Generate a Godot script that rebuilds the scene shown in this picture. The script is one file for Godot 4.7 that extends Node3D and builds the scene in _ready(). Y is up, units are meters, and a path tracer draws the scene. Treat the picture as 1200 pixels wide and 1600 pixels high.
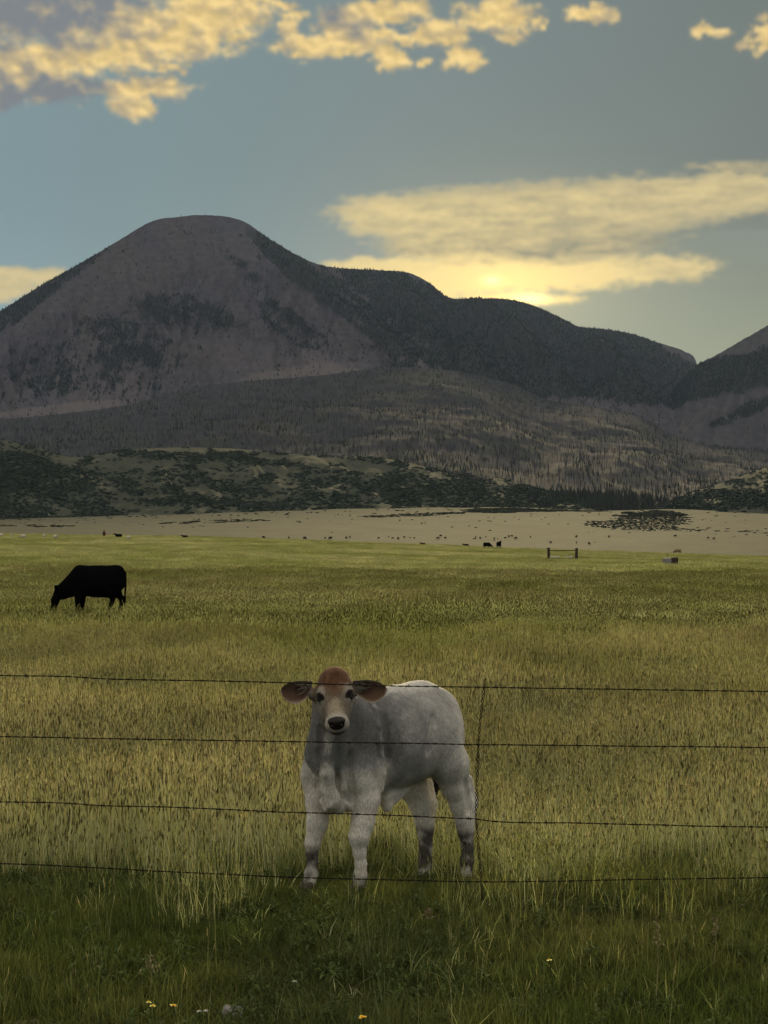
extends Node3D
# A grey calf behind a barbed wire fence, cattle on a dry meadow, a mountain range at sunset.
# y up, metres, the camera looks towards -z from the road bank.

const EYE := 1.6        # height of the camera
const F := 2800.0       # focal length in photo pixels (photo 1200 x 1600)
const HV := 862.0       # photo row of the true horizon
const UC := 600.0

var rng := RandomNumberGenerator.new()
var n_big := FastNoiseLite.new()
var n_fine := FastNoiseLite.new()
var n_cloud := FastNoiseLite.new()
var n_wisp := FastNoiseLite.new()
var M := {}
var names := {}

# ------------------------------------------------------------------ small helpers
func px(u: float, v: float, d: float) -> Vector3:
	return Vector3((u - UC) / F * d, EYE + (HV - v) / F * d, -d)

func prof(u: float, a: Array) -> float:            # piecewise profile [u0, v0, u1, v1, ...], rounded
	var n := a.size() / 2
	if u <= a[0]: return a[1]
	for i in range(1, n):
		if u <= a[i * 2]:
			var t: float = (u - a[i * 2 - 2]) / (a[i * 2] - a[i * 2 - 2])
			var p1: float = a[i * 2 - 1]
			var p2: float = a[i * 2 + 1]
			var w: float = a[i * 2] - a[i * 2 - 2]
			var m1: float = (p2 - p1) / w
			var m0 := m1
			var m2 := m1
			if i > 1: m0 = (p1 - a[i * 2 - 3]) / (a[i * 2 - 2] - a[i * 2 - 4])
			if i < n - 1: m2 = (a[i * 2 + 3] - p2) / (a[i * 2 + 2] - a[i * 2])
			var s0 := (m0 + m1) * 0.5 * w
			var s1 := (m1 + m2) * 0.5 * w
			var t2 := t * t
			var t3 := t2 * t
			return (2 * t3 - 3 * t2 + 1) * p1 + (t3 - 2 * t2 + t) * s0 + (3 * t2 - 2 * t3) * p2 + (t3 - t2) * s1
	return a[a.size() - 1]

func lin(r: float, g: float, b: float) -> Color:   # a linear colour for albedo_color
	return Color(r, g, b).linear_to_srgb()

func numbered(called: String) -> String:
	var k: int = names.get(called, 0)
	names[called] = k + 1
	return called if k == 0 else "%s_%03d" % [called, k]

func tag(o: Node, label: String, category := "", group := "", kind := "") -> Node:
	if label: o.set_meta("label", label)
	if category: o.set_meta("category", category)
	if group: o.set_meta("group", group)
	if kind: o.set_meta("kind", kind)
	return o

func put(called: String, mesh: Mesh, mat: Material, parent: Node = self) -> MeshInstance3D:
	var o := MeshInstance3D.new()
	o.mesh = mesh
	o.material_override = mat
	o.name = numbered(called) if parent == self else called
	parent.add_child(o, true)
	return o

func base(called: String, at: Vector3, turn := 0.0) -> Node3D:
	var o := Node3D.new()
	o.name = numbered(called)
	add_child(o)
	o.position = at
	o.rotation.y = turn
	return o

func mesh_of(v: PackedVector3Array, n: PackedVector3Array, c: PackedColorArray, idx: PackedInt32Array) -> ArrayMesh:
	var a := []
	a.resize(Mesh.ARRAY_MAX)
	a[Mesh.ARRAY_VERTEX] = v
	if n.size(): a[Mesh.ARRAY_NORMAL] = n
	if c.size(): a[Mesh.ARRAY_COLOR] = c
	a[Mesh.ARRAY_INDEX] = idx
	var m := ArrayMesh.new()
	m.add_surface_from_arrays(Mesh.PRIMITIVE_TRIANGLES, a)
	return m

func mat(called: String, c: Color, rough := 0.9, vertex := true, spec := 0.3) -> StandardMaterial3D:
	var m := StandardMaterial3D.new()
	m.resource_name = called
	m.albedo_color = c
	m.roughness = rough
	m.metallic_specular = spec
	m.vertex_color_use_as_albedo = vertex
	M[called] = m
	return m

func tube_into(st: SurfaceTool, pts: PackedVector3Array, r0: float, r1: float, sides := 5) -> void:
	var rings: Array[PackedVector3Array] = []
	var up := Vector3(0.13, 0.97, 0.21)
	for i in pts.size():
		var d := (pts[mini(i + 1, pts.size() - 1)] - pts[maxi(i - 1, 0)]).normalized()
		if absf(d.dot(up)) > 0.93: up = Vector3(0.9, 0.1, 0.42)
		var s := d.cross(up).normalized()
		var t := s.cross(d)
		var r := lerpf(r0, r1, float(i) / (pts.size() - 1))
		var ring := PackedVector3Array()
		for k in sides:
			ring.append(pts[i] + (s * cos(TAU * k / sides) + t * sin(TAU * k / sides)) * r)
		rings.append(ring)
	for i in pts.size() - 1:
		for k in sides:
			var k2 := (k + 1) % sides
			for p in [[i, k], [i + 1, k], [i + 1, k2], [i, k], [i + 1, k2], [i, k2]]:
				st.add_vertex(rings[p[0]][p[1]])
	for e in [0, pts.size() - 1]:
		for k in range(1, sides - 1):
			st.add_vertex(rings[e][0])
			st.add_vertex(rings[e][k + (1 if e == 0 else 0)])
			st.add_vertex(rings[e][k + (0 if e == 0 else 1)])

func st_new() -> SurfaceTool:
	var st := SurfaceTool.new()
	st.begin(Mesh.PRIMITIVE_TRIANGLES)
	st.set_smooth_group(0)
	return st

func st_done(st: SurfaceTool, flat := false) -> ArrayMesh:
	if not flat: st.index()
	st.generate_normals()
	return st.commit()

# ------------------------------------------------------------------ distance field bodies (animals)
class Field:
	var lo: Vector3
	var h: float
	var nx: int
	var ny: int
	var nz: int
	var f := PackedFloat32Array()
	func _init(a: Vector3, b: Vector3, cell: float) -> void:
		lo = a
		h = cell
		nx = int((b.x - a.x) / h) + 1
		ny = int((b.y - a.y) / h) + 1
		nz = int((b.z - a.z) / h) + 1
		f.resize(nx * ny * nz)
		f.fill(1.0)
	func span(a: Vector3, b: Vector3) -> Array:
		return [clampi(int((a.x - lo.x) / h), 0, nx - 1), clampi(int((b.x - lo.x) / h) + 1, 0, nx - 1), clampi(int((a.y - lo.y) / h), 0, ny - 1), clampi(int((b.y - lo.y) / h) + 1, 0, ny - 1), clampi(int((a.z - lo.z) / h), 0, nz - 1), clampi(int((b.z - lo.z) / h) + 1, 0, nz - 1)]
	func cone(a: Vector3, b: Vector3, ra: float, rb: float, k := 0.03) -> void:
		var pad := maxf(ra, rb) + k + h * 2.5
		var s := span(a.min(b) - Vector3.ONE * pad, a.max(b) + Vector3.ONE * pad)
		var ab := b - a
		var inv := 1.0 / maxf(ab.length_squared(), 1e-9)
		for z in range(s[4], s[5] + 1):
			for y in range(s[2], s[3] + 1):
				var i: int = (z * ny + y) * nx + s[0]
				for x in range(s[0], s[1] + 1):
					var p := Vector3(lo.x + x * h, lo.y + y * h, lo.z + z * h) - a
					var t := clampf(p.dot(ab) * inv, 0.0, 1.0)
					var d := (p - ab * t).length() - ra - (rb - ra) * t
					var c := f[i]
					var e := k - absf(c - d)
					f[i] = minf(c, d) - (e * e * 0.25 / k if e > 0.0 else 0.0)
					i += 1
	func ball(c: Vector3, r: Vector3, k := 0.03, turn := Basis.IDENTITY, carve := false) -> void:
		var pad := Vector3.ONE * (k + h * 2.5)
		var ext := Vector3.ZERO
		for j in 3:
			ext += (turn[j] * r[j]).abs()
		var s := span(c - ext - pad, c + ext + pad)
		var inv := turn.transposed()
		for z in range(s[4], s[5] + 1):
			for y in range(s[2], s[3] + 1):
				var i: int = (z * ny + y) * nx + s[0]
				for x in range(s[0], s[1] + 1):
					var p := inv * (Vector3(lo.x + x * h, lo.y + y * h, lo.z + z * h) - c)
					var q := p / r
					var k0 := q.length()
					var d := k0 * (k0 - 1.0) / maxf((q / r).length(), 1e-6)
					var g := f[i]
					if carve:
						d = -d
						var e := k - absf(g - d)
						f[i] = maxf(g, d) + (e * e * 0.25 / k if e > 0.0 else 0.0)
					else:
						var e := k - absf(g - d)
						f[i] = minf(g, d) - (e * e * 0.25 / k if e > 0.0 else 0.0)
					i += 1
	func nets() -> Array:                             # [vertices, normals, indices]
		var v := PackedVector3Array()
		var n := PackedVector3Array()
		var idx := PackedInt32Array()
		var at := PackedInt32Array()
		at.resize(f.size())
		var band := h * 2.0
		var sy := nx
		var sz := nx * ny
		for z in nz - 1:
			for y in ny - 1:
				var i := (z * ny + y) * nx - 1
				for x in nx - 1:
					i += 1
					var c0 := f[i]
					if c0 > band or c0 < -band: continue
					var c1 := f[i + 1]
					var c2 := f[i + sy]
					var c3 := f[i + sy + 1]
					var c4 := f[i + sz]
					var c5 := f[i + sz + 1]
					var c6 := f[i + sz + sy]
					var c7 := f[i + sz + sy + 1]
					var neg := int(c0 < 0) + int(c1 < 0) + int(c2 < 0) + int(c3 < 0) + int(c4 < 0) + int(c5 < 0) + int(c6 < 0) + int(c7 < 0)
					if neg == 0 or neg == 8: continue
					var p := Vector3.ZERO
					var m := 0
					if (c0 < 0) != (c1 < 0): p += Vector3(c0 / (c0 - c1), 0, 0); m += 1
					if (c2 < 0) != (c3 < 0): p += Vector3(c2 / (c2 - c3), 1, 0); m += 1
					if (c4 < 0) != (c5 < 0): p += Vector3(c4 / (c4 - c5), 0, 1); m += 1
					if (c6 < 0) != (c7 < 0): p += Vector3(c6 / (c6 - c7), 1, 1); m += 1
					if (c0 < 0) != (c2 < 0): p += Vector3(0, c0 / (c0 - c2), 0); m += 1
					if (c1 < 0) != (c3 < 0): p += Vector3(1, c1 / (c1 - c3), 0); m += 1
					if (c4 < 0) != (c6 < 0): p += Vector3(0, c4 / (c4 - c6), 1); m += 1
					if (c5 < 0) != (c7 < 0): p += Vector3(1, c5 / (c5 - c7), 1); m += 1
					if (c0 < 0) != (c4 < 0): p += Vector3(0, 0, c0 / (c0 - c4)); m += 1
					if (c1 < 0) != (c5 < 0): p += Vector3(1, 0, c1 / (c1 - c5)); m += 1
					if (c2 < 0) != (c6 < 0): p += Vector3(0, 1, c2 / (c2 - c6)); m += 1
					if (c3 < 0) != (c7 < 0): p += Vector3(1, 1, c3 / (c3 - c7)); m += 1
					at[i] = v.size() + 1
					v.append(lo + (Vector3(x, y, z) + p / m) * h)
					n.append(Vector3(c1 + c3 + c5 + c7 - c0 - c2 - c4 - c6, c2 + c3 + c6 + c7 - c0 - c1 - c4 - c5, c4 + c5 + c6 + c7 - c0 - c1 - c2 - c3).normalized())
		for z in range(1, nz - 1):
			for y in range(1, ny - 1):
				var i := (z * ny + y) * nx
				for x in range(1, nx - 1):
					i += 1
					if at[i] == 0: continue
					var inside := f[i] < 0
					if inside != (f[i + 1] < 0): quad(idx, at, i, sy, sz, inside)
					if inside != (f[i + sy] < 0): quad(idx, at, i, sz, 1, inside)
					if inside != (f[i + sz] < 0): quad(idx, at, i, 1, sy, inside)
		return [v, n, idx]
	func quad(idx: PackedInt32Array, at: PackedInt32Array, i: int, a: int, b: int, flip: bool) -> void:
		var p := at[i] - 1
		var q := at[i - a] - 1
		var r := at[i - a - b] - 1
		var s := at[i - b] - 1
		if p < 0 or q < 0 or r < 0 or s < 0: return
		if flip: idx.append_array([p, r, q, p, s, r])
		else: idx.append_array([p, q, r, p, r, s])

# ------------------------------------------------------------------ the shape of the land
const EDGE := [-900, 800, -200, 829, 0, 835, 300, 839, 600, 849, 800, 857, 1000, 864, 1200, 870, 1500, 878, 2300, 890]
const PLAIN_TOP := [-1500, 815, 0, 811, 120, 808, 300, 803, 560, 796, 800, 794, 950, 799, 1060, 797, 1200, 804, 1600, 810, 2700, 815]

func meadow_h(x: float, z: float) -> float:
	var d := -z
	var hh := -0.06 * smoothstep(8.3, 9.2, d)
	hh += 0.03 * n_big.get_noise_2d(x * 40.0, z * 40.0) * smoothstep(4.0, 12.0, d)
	if d > 60.0:
		var u := UC + F * x / d
		var e: float = EYE + (HV - prof(u, EDGE)) / F * 350.0 + 0.06
		hh += e * pow((minf(d, 350.0) - 60.0) / 290.0, 1.6)
		hh += 0.25 * n_big.get_noise_2d(x * 1.5, z * 1.5) * smoothstep(60.0, 120.0, d) * (1.0 - smoothstep(280.0, 350.0, d))
		if d > 350.0: hh -= 0.0006 * (d - 350.0) * (d - 350.0)
	return hh

func plain_h(u: float, d: float) -> float:
	var e: float = EYE + (HV - prof(u, EDGE)) / F * 750.0
	var top: float = EYE + (HV - prof(u, PLAIN_TOP)) / F * 1800.0
	if d < 750.0:                                  # a shallow hollow beyond the meadow's rim
		var near: float = EYE + (HV - prof(u, EDGE)) / F * 350.0 - 1.6
		return lerpf(near, e, (d - 345.0) / 405.0)
	var t := (d - 750.0) / 1050.0
	return lerpf(e, top, t) + 0.5 * n_big.get_noise_2d(u * 0.4, d * 0.35) * smoothstep(750.0, 850.0, d)

func sheet(called: String, u0: float, u1: float, nu: int, nt: int, pos: Callable, col: Callable, m: Material, gain: float) -> MeshInstance3D:
	var v := PackedVector3Array()
	var n := PackedVector3Array()
	var c := PackedColorArray()
	var idx := PackedInt32Array()
	for j in nt:
		for i in nu:
			var u := lerpf(u0, u1, float(i) / (nu - 1))
			var t := float(j) / (nt - 1)
			var p: Vector3 = pos.call(u, t)
			v.append(p)
			var k: Color = col.call(u, t, p)
			c.append(Color(clampf(k.r / gain, 0, 1), clampf(k.g / gain, 0, 1), clampf(k.b / gain, 0, 1)))
	n.resize(v.size())
	for j in nt:
		for i in nu:
			var a := v[j * nu + mini(i + 1, nu - 1)] - v[j * nu + maxi(i - 1, 0)]
			var b := v[mini(j + 1, nt - 1) * nu + i] - v[maxi(j - 1, 0) * nu + i]
			var w := a.cross(b).normalized()
			n[j * nu + i] = w if w.y >= 0 else -w
			if i < nu - 1 and j < nt - 1:
				var q := j * nu + i
				idx.append_array([q, q + nu, q + 1, q + 1, q + nu, q + nu + 1])
	return put(called, mesh_of(v, n, c, idx), m)

func blot(u: float, v: float, zones: Array) -> float:     # sum of soft turned ellipses [cu, cv, ru, rv, degrees, weight]
	var s := 0.0
	for q in zones:
		var du: float = u - q[0]
		var dv: float = v - q[1]
		var a: float = deg_to_rad(q[4])
		var x: float = (du * cos(a) + dv * sin(a)) / q[2]
		var y: float = (dv * cos(a) - du * sin(a)) / q[3]
		var r: float = x * x + y * y
		if r < 1.6: s += q[5] * (1.0 - smoothstep(0.35, 1.6, r))
	return s

func many(called: String, mesh: Mesh, m: Material, where: Array, label: String, category: String) -> MultiMeshInstance3D:
	var mm := MultiMesh.new()
	mm.transform_format = MultiMesh.TRANSFORM_3D
	mm.use_colors = true
	mm.mesh = mesh
	mm.instance_count = where.size()
	for i in where.size():
		mm.set_instance_transform(i, where[i][0])
		mm.set_instance_color(i, where[i][1])
	var o := MultiMeshInstance3D.new()
	o.multimesh = mm
	o.material_override = m
	o.name = numbered(called)
	add_child(o)
	tag(o, label, category, "", "stuff")
	return o

# ------------------------------------------------------------------ sky
const CUMULUS := [   # [u, v, ru, rv, greyness]
	[50, 10, 210, 62, .95], [250, 45, 150, 48, .15], [330, 15, 95, 45, .05], [130, 82, 150, 30, .2], [15, 105, 110, 50, .45], [90, 135, 85, 22, .95], [215, 133, 95, 20, .35], [205, 160, 36, 24, .25],
	[-5, 152, 32, 18, 1.0], [-190, 50, 220, 130, .8], [150, -70, 330, 70, .6], [376, 58, 26, 9, .05], [268, 104, 22, 8, .1],
	[540, 34, 48, 36, .55], [515, 66, 92, 18, .05], [605, 12, 72, 21, .05], [585, 52, 38, 15, .1], [610, 84, 32, 18, .05], [462, 84, 22, 10, .1], [456, 18, 23, 11, .1], [456, 40, 22, 12, .15],
	[690, 46, 42, 25, .0], [640, 54, 36, 8, .05], [728, 84, 36, 18, .0], [660, 98, 14, 8, .1], [430, 0, 40, 8, .1],
	[782, 16, 62, 27, .0], [836, 34, 14, 10, .1], [802, 48, 30, 10, .35], [928, 18, 43, 18, .1], [1116, 45, 28, 13, .1], [1196, 50, 18, 30, .15], [1166, 68, 15, 6, .15],
	[700, -110, 260, 60, .4], [1100, -150, 240, 70, .5]]
const SHEETS := [
	[630, 335, 105, 34, .15], [755, 338, 165, 46, .3], [900, 328, 200, 44, .3], [1050, 308, 180, 34, .25], [1200, 294, 170, 28, .15], [1400, 288, 220, 40, .3], [770, 383, 160, 42, .5], [880, 372, 150, 40, .6], [690, 375, 90, 40, .35],
	[610, 414, 105, 13, .0], [715, 430, 145, 34, -.4], [860, 428, 150, 25, -.3], [990, 418, 125, 22, .1], [1065, 416, 62, 14, .15], [815, 467, 92, 9, -.35], [25, 432, 85, 15, .1], [-10, 452, 70, 18, .1], [1150, 258, 75, 7, .6]]

func sky_color(az: float, el: float) -> Color:
	var d := Vector3(sin(az) * cos(el), sin(el), -cos(az) * cos(el))
	var deg := rad_to_deg(el)
	var side := clampf(rad_to_deg(az) / 12.0, -1.6, 1.6) if absf(az) < 1.2 else 1.6 * signf(az) * (PI - absf(az)) / (PI - 1.2)
	# clear air
	var high := Vector3(.205, .262, .262).lerp(Vector3(.172, .205, .192), clampf(side, 0, 1)).lerp(Vector3(.21, .30, .325), clampf(-side, 0, 1))
	var low := Vector3(.36, .45, .42).lerp(Vector3(.42, .44, .28), clampf(side, 0, 1)).lerp(Vector3(.36, .50, .50), clampf(-side, 0, 1))
	var c := low.lerp(high, smoothstep(1.0, 12.5, deg))
	c = c.lerp(Vector3(.42, .48, .50), smoothstep(18.0, 45.0, deg))  # unseen sky overhead, raised in brightness as fill for the ground
	var back := smoothstep(0.35, 1.6, absf(az)) * (1.0 - smoothstep(20.0, 50.0, deg))
	c = c.lerp(Vector3(.45, .48, .50), back * 0.8)
	# unseen broken cloud over the dome, added bright to light field and calf
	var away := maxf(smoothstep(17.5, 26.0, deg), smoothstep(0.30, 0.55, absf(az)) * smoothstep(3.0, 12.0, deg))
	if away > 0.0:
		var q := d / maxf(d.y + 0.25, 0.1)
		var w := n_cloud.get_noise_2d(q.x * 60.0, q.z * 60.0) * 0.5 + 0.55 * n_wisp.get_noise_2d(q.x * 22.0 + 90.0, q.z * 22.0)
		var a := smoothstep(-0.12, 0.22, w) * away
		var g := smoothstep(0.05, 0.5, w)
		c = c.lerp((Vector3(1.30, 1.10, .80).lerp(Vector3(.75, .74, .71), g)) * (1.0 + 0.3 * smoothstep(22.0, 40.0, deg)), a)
	if absf(az) < 0.45 and deg < 24.0:
		var u := UC + F * tan(az)
		var v := HV - F * tan(el) / cos(az)
		var rs := Vector2((u - 790.0) * 0.75, (v - 452.0) * 1.25).length()
		c += Vector3(.46, .34, .10) * exp(-rs / 110.0)
		# thin sheets drawn out by the wind
		var uu := u + 14.0 * n_fine.get_noise_2d(u * 1.2, v * 1.2)
		var vv := v + 0.06 * (u - 800.0) * (1.0 if v < 400.0 else 0.0) * 0.0 + 9.0 * n_wisp.get_noise_2d(u * 1.1, v * 2.2)
		var p := -1.0
		var gs := 0.0
		var ws := 1e-4
		for s in SHEETS:
			var x: float = (uu - s[0]) / s[2]
			var y: float = (vv - s[1]) / s[3]
			var r := 1.0 - x * x - y * y
			if r > -1.0:
				p = maxf(p, r)
				var w := maxf(r + 0.4, 0.0)
				gs += w * s[4]
				ws += w
		if p > -0.9:
			var st := n_wisp.get_noise_2d(u * 0.5 + v * 0.5, v * 2.6) * 0.85 + n_fine.get_noise_2d(u * 0.8 + v * 0.8, v * 2.8) * 0.5
			var a := smoothstep(-0.60, 0.55, p + st * 0.6)
			var g := clampf(gs / ws * 1.25 + st * 0.42 + 0.06, 0, 1)
			var near := exp(-rs / 120.0)
			var gold := Vector3(.76, .61, .30).lerp(Vector3(1.55, 1.14, .40), near)
			c = c.lerp(gold.lerp(Vector3(.32, .30, .21), g), a * 0.94)
		# heaped clouds lit from behind and below
		p = -1.0
		gs = 0.0
		ws = 1e-4
		uu = u + 24.0 * n_cloud.get_noise_2d(u * 1.6 + 300.0, v * 2.0) + 8.0 * n_fine.get_noise_2d(u * 1.2, v * 1.6 + 50.0)
		vv = v + 16.0 * n_cloud.get_noise_2d(u * 1.6, v * 2.0 + 700.0) + 6.0 * n_fine.get_noise_2d(u * 1.2 + 90.0, v * 1.6)
		for s in CUMULUS:
			var x: float = (uu - s[0]) / s[2]
			var y: float = (vv - s[1]) / s[3]
			var r := 1.0 - x * x - y * y
			if r > -1.0:
				p = maxf(p, r)
				var w := maxf(r + 0.25, 0.0)
				gs += w * s[4]
				ws += w
		if p > -0.95:
			var nn := n_cloud.get_noise_2d(u * 1.5, v * 2.0)
			var relief := n_cloud.get_noise_2d(u * 1.5 + 5.0, v * 2.0 - 14.0) - nn
			var q := p * 0.95 + nn * 0.4 + n_fine.get_noise_2d(u * 1.0, v * 1.8) * 0.35
			var a := smoothstep(-0.30, 0.62, q)
			var g := clampf(gs / ws * 1.25 + relief * 0.8 + nn * 0.75 + n_fine.get_noise_2d(u * 1.0, v * 1.4) * 0.10 - 0.06, 0, 1)
			c = c.lerp((Vector3(.88, .64, .26) * (1.0 - 0.6 * clampf(relief + 0.1, -0.25, 0.3))).lerp(Vector3(.215, .23, .245), g), a * 0.96)
		c += Vector3(1.0, .75, .25) * (exp(-Vector2((u - 770.0) / 13.0, (v - 437.0) / 6.0).length_squared()) * 1.1 + exp(-Vector2((u - 828.0) / 30.0, (v - 466.0) / 8.0).length_squared()) * 1.4)
	return Color(c.x, c.y, c.z)

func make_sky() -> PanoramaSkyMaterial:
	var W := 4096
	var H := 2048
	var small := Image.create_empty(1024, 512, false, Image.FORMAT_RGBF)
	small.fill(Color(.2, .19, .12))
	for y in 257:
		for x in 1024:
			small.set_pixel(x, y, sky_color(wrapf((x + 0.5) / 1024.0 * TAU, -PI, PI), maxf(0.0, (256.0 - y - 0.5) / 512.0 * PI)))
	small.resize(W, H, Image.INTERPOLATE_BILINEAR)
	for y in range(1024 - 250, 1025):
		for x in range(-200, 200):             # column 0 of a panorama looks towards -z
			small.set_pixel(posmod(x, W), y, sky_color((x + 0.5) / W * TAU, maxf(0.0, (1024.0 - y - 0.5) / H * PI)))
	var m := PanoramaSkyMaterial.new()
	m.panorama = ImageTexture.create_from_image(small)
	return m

# ------------------------------------------------------------------ scene
func _ready() -> void:
	rng.seed = 4711
	for q in [[n_big, 11, 0.012, 4], [n_fine, 23, 0.05, 4], [n_cloud, 37, 0.011, 5], [n_wisp, 53, 0.02, 4]]:
		q[0].seed = q[1]
		q[0].noise_type = FastNoiseLite.TYPE_SIMPLEX_SMOOTH
		q[0].frequency = q[2]
		q[0].fractal_octaves = q[3]
	var cam := Camera3D.new()
	cam.name = "camera"
	cam.position = Vector3(0, EYE, 0)
	cam.rotation.x = atan((HV - 800.0) / F)
	cam.fov = rad_to_deg(2.0 * atan(800.0 / F))
	cam.near = 0.1
	cam.far = 30000.0
	add_child(cam)
	cam.current = true
	var env := Environment.new()
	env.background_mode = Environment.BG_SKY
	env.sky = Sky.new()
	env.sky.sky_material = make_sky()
	env.tonemap_mode = Environment.TONE_MAPPER_LINEAR
	env.tonemap_exposure = 1.0
	env.sdfgi_enabled = true
	env.ssao_enabled = true
	env.ssil_enabled = true
	env.fog_enabled = true
	env.fog_density = 0.000014
	env.fog_light_color = Color(.70, .80, .96)
	var we := WorldEnvironment.new()
	we.environment = env
	we.name = "world_environment"
	add_child(we)
	var sun := DirectionalLight3D.new()       # veiled by the cloud above the ridge
	sun.name = "sun"
	sun.light_color = Color(1.0, .90, .68)
	sun.light_energy = 1.25
	sun.light_angular_distance = 8.0
	sun.shadow_enabled = true
	add_child(sun)
	var to_sun := Vector3(190.0 / F, 0.185, -1.0).normalized()
	sun.look_at_from_position(to_sun * 10.0, Vector3.ZERO)

	make_textures()
	make_land()
	make_far_plants()
	make_calf()
	make_cattle()
	make_fence()
	make_field_things()
	make_grass()
	make_small_things()

func grain(w: int, fx: float, fy: float, lo: float, seed_: int) -> ImageTexture:      # tileable grey grain
	var f := FastNoiseLite.new()
	f.seed = seed_
	f.frequency = 1.0
	f.fractal_octaves = 3
	var im := Image.create_empty(w, w, false, Image.FORMAT_RGB8)
	for y in w:
		for x in w:
			var a := float(x) / w
			var b := float(y) / w
			var wa := smoothstep(0.8, 1.0, a)
			var wb := smoothstep(0.8, 1.0, b)
			var n := lerpf(lerpf(f.get_noise_2d(a * fx, b * fy), f.get_noise_2d((a - 1.0) * fx, b * fy), wa), lerpf(f.get_noise_2d(a * fx, (b - 1.0) * fy), f.get_noise_2d((a - 1.0) * fx, (b - 1.0) * fy), wa), wb)
			var k := clampf(lerpf(lo, 1.0, 0.5 + n * 0.9), 0, 1)
			im.set_pixel(x, y, Color(k, k, k))
	return ImageTexture.create_from_image(im)

func make_textures() -> void:
	var fur := grain(384, 60.0, 11.0, 0.62, 5)
	var rough := grain(256, 24.0, 24.0, 0.55, 6)
	for q in [["coat", lin(1, 1, 1), 0.85], ["black_coat", lin(1, 1, 1), 0.6]]:
		var m := mat(q[0], q[1], q[2], true, 0.25)
		m.albedo_texture = fur
		m.uv1_triplanar = true
		m.uv1_scale = Vector3.ONE * 3.2
		m.rim_enabled = true
		m.rim = 0.12
		m.rim_tint = 0.5
	mat("plain_vertex", lin(1, 1, 1), 0.85)
	mat("eye", lin(.005, .004, .003), 0.12, false, 0.4)
	mat("nose", lin(.014, .011, .010), 0.45, false, 0.3)
	mat("ear_hair", lin(.34, .30, .24), 0.9, false)
	mat("tail", lin(.42, .38, .33), 0.9, false)
	mat("switch_hair", lin(.016, .012, .010), 0.8, false)
	mat("dry_stem", lin(.21, .175, .085), 0.85, false)
	mat("pale_wood", lin(.50, .48, .43), 0.9, false)
	mat("block", lin(.20, .195, .185), 0.95, false)
	mat("hoof", lin(.10, .085, .07), 0.6, false)
	for q in [["land", 0.3], ["mount", 0.3]]:
		var m := mat(q[0], lin(q[1], q[1], q[1]), 0.95, true, 0.15)
	var g := mat("meadow", lin(0.3, 0.3, 0.3), 0.95, true, 0.1)
	g.albedo_texture = rough
	g.uv1_triplanar = true
	g.uv1_scale = Vector3.ONE * 1.7
	for q in ["grass", "leaf"]:
		var m := mat(q, lin(1, 1, 1), 0.75, true, 0.12)
		m.backlight_enabled = true
		m.backlight = Color(.8, .8, .6)
		m.cull_mode = BaseMaterial3D.CULL_DISABLED
	mat("tree", lin(1, 1, 1), 0.9, true, 0.1)
	var w := mat("wire", lin(.022, .017, .013), 0.8, false, 0.2)
	w.metallic = 0.2
	var wd := mat("old_wood", lin(.075, .055, .042), 0.9, false)
	wd.albedo_texture = fur
	wd.uv1_triplanar = true
	wd.uv1_scale = Vector3(2, 0.5, 2)
	var st := mat("stone", lin(.30, .285, .26), 0.9, false)
	st.albedo_texture = rough
	st.uv1_triplanar = true
	st.uv1_scale = Vector3.ONE * 3.0

# mountain data: [foot, ridge] as photo rows at the given distance
const RIDGE := [-1500, 880, -700, 740, -200, 590, 0, 484, 60, 446, 130, 406, 190, 370, 215, 354.5, 234, 344.5, 250, 339.5, 276, 337, 300, 334, 322, 334, 348, 335.5, 374, 341.5, 386, 347, 402, 358, 420, 371, 490, 409, 520, 416, 600, 421, 640, 425, 670, 440, 700, 463, 740, 465, 790, 466, 830, 475, 870, 492, 905, 510]
const RIDGE2 := [905, 510, 950, 514, 985, 520, 1030, 535, 1072, 549, 1088, 562, 1096, 590, 1140, 640, 1300, 740, 2300, 860]
const FOOT := [-1500, 800, -300, 670, 0, 655, 200, 632, 300, 606, 520, 584, 600, 574, 700, 578, 800, 600, 850, 622, 950, 640, 1000, 650, 1050, 680, 1200, 704, 1500, 730, 2700, 800]
const RIGHT := [1020, 648, 1040, 625, 1062, 598, 1092, 569, 1120, 554, 1160, 531, 1200, 508, 1270, 466, 1420, 400, 1700, 390, 2200, 560, 2800, 800]
const RIGHT_FOOT := [1020, 650, 1060, 664, 1120, 684, 1200, 706, 1500, 730, 2800, 800]
const HILL := [-1500, 700, -500, 668, 0, 686, 60, 700, 110, 714, 200, 702, 350, 700, 480, 711, 600, 716, 700, 736, 800, 751, 870, 771, 940, 788, 985, 806]
const HILL_R := [950, 806, 1020, 794, 1080, 769, 1140, 751, 1200, 729, 1300, 700, 1700, 680, 2700, 740]
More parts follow.
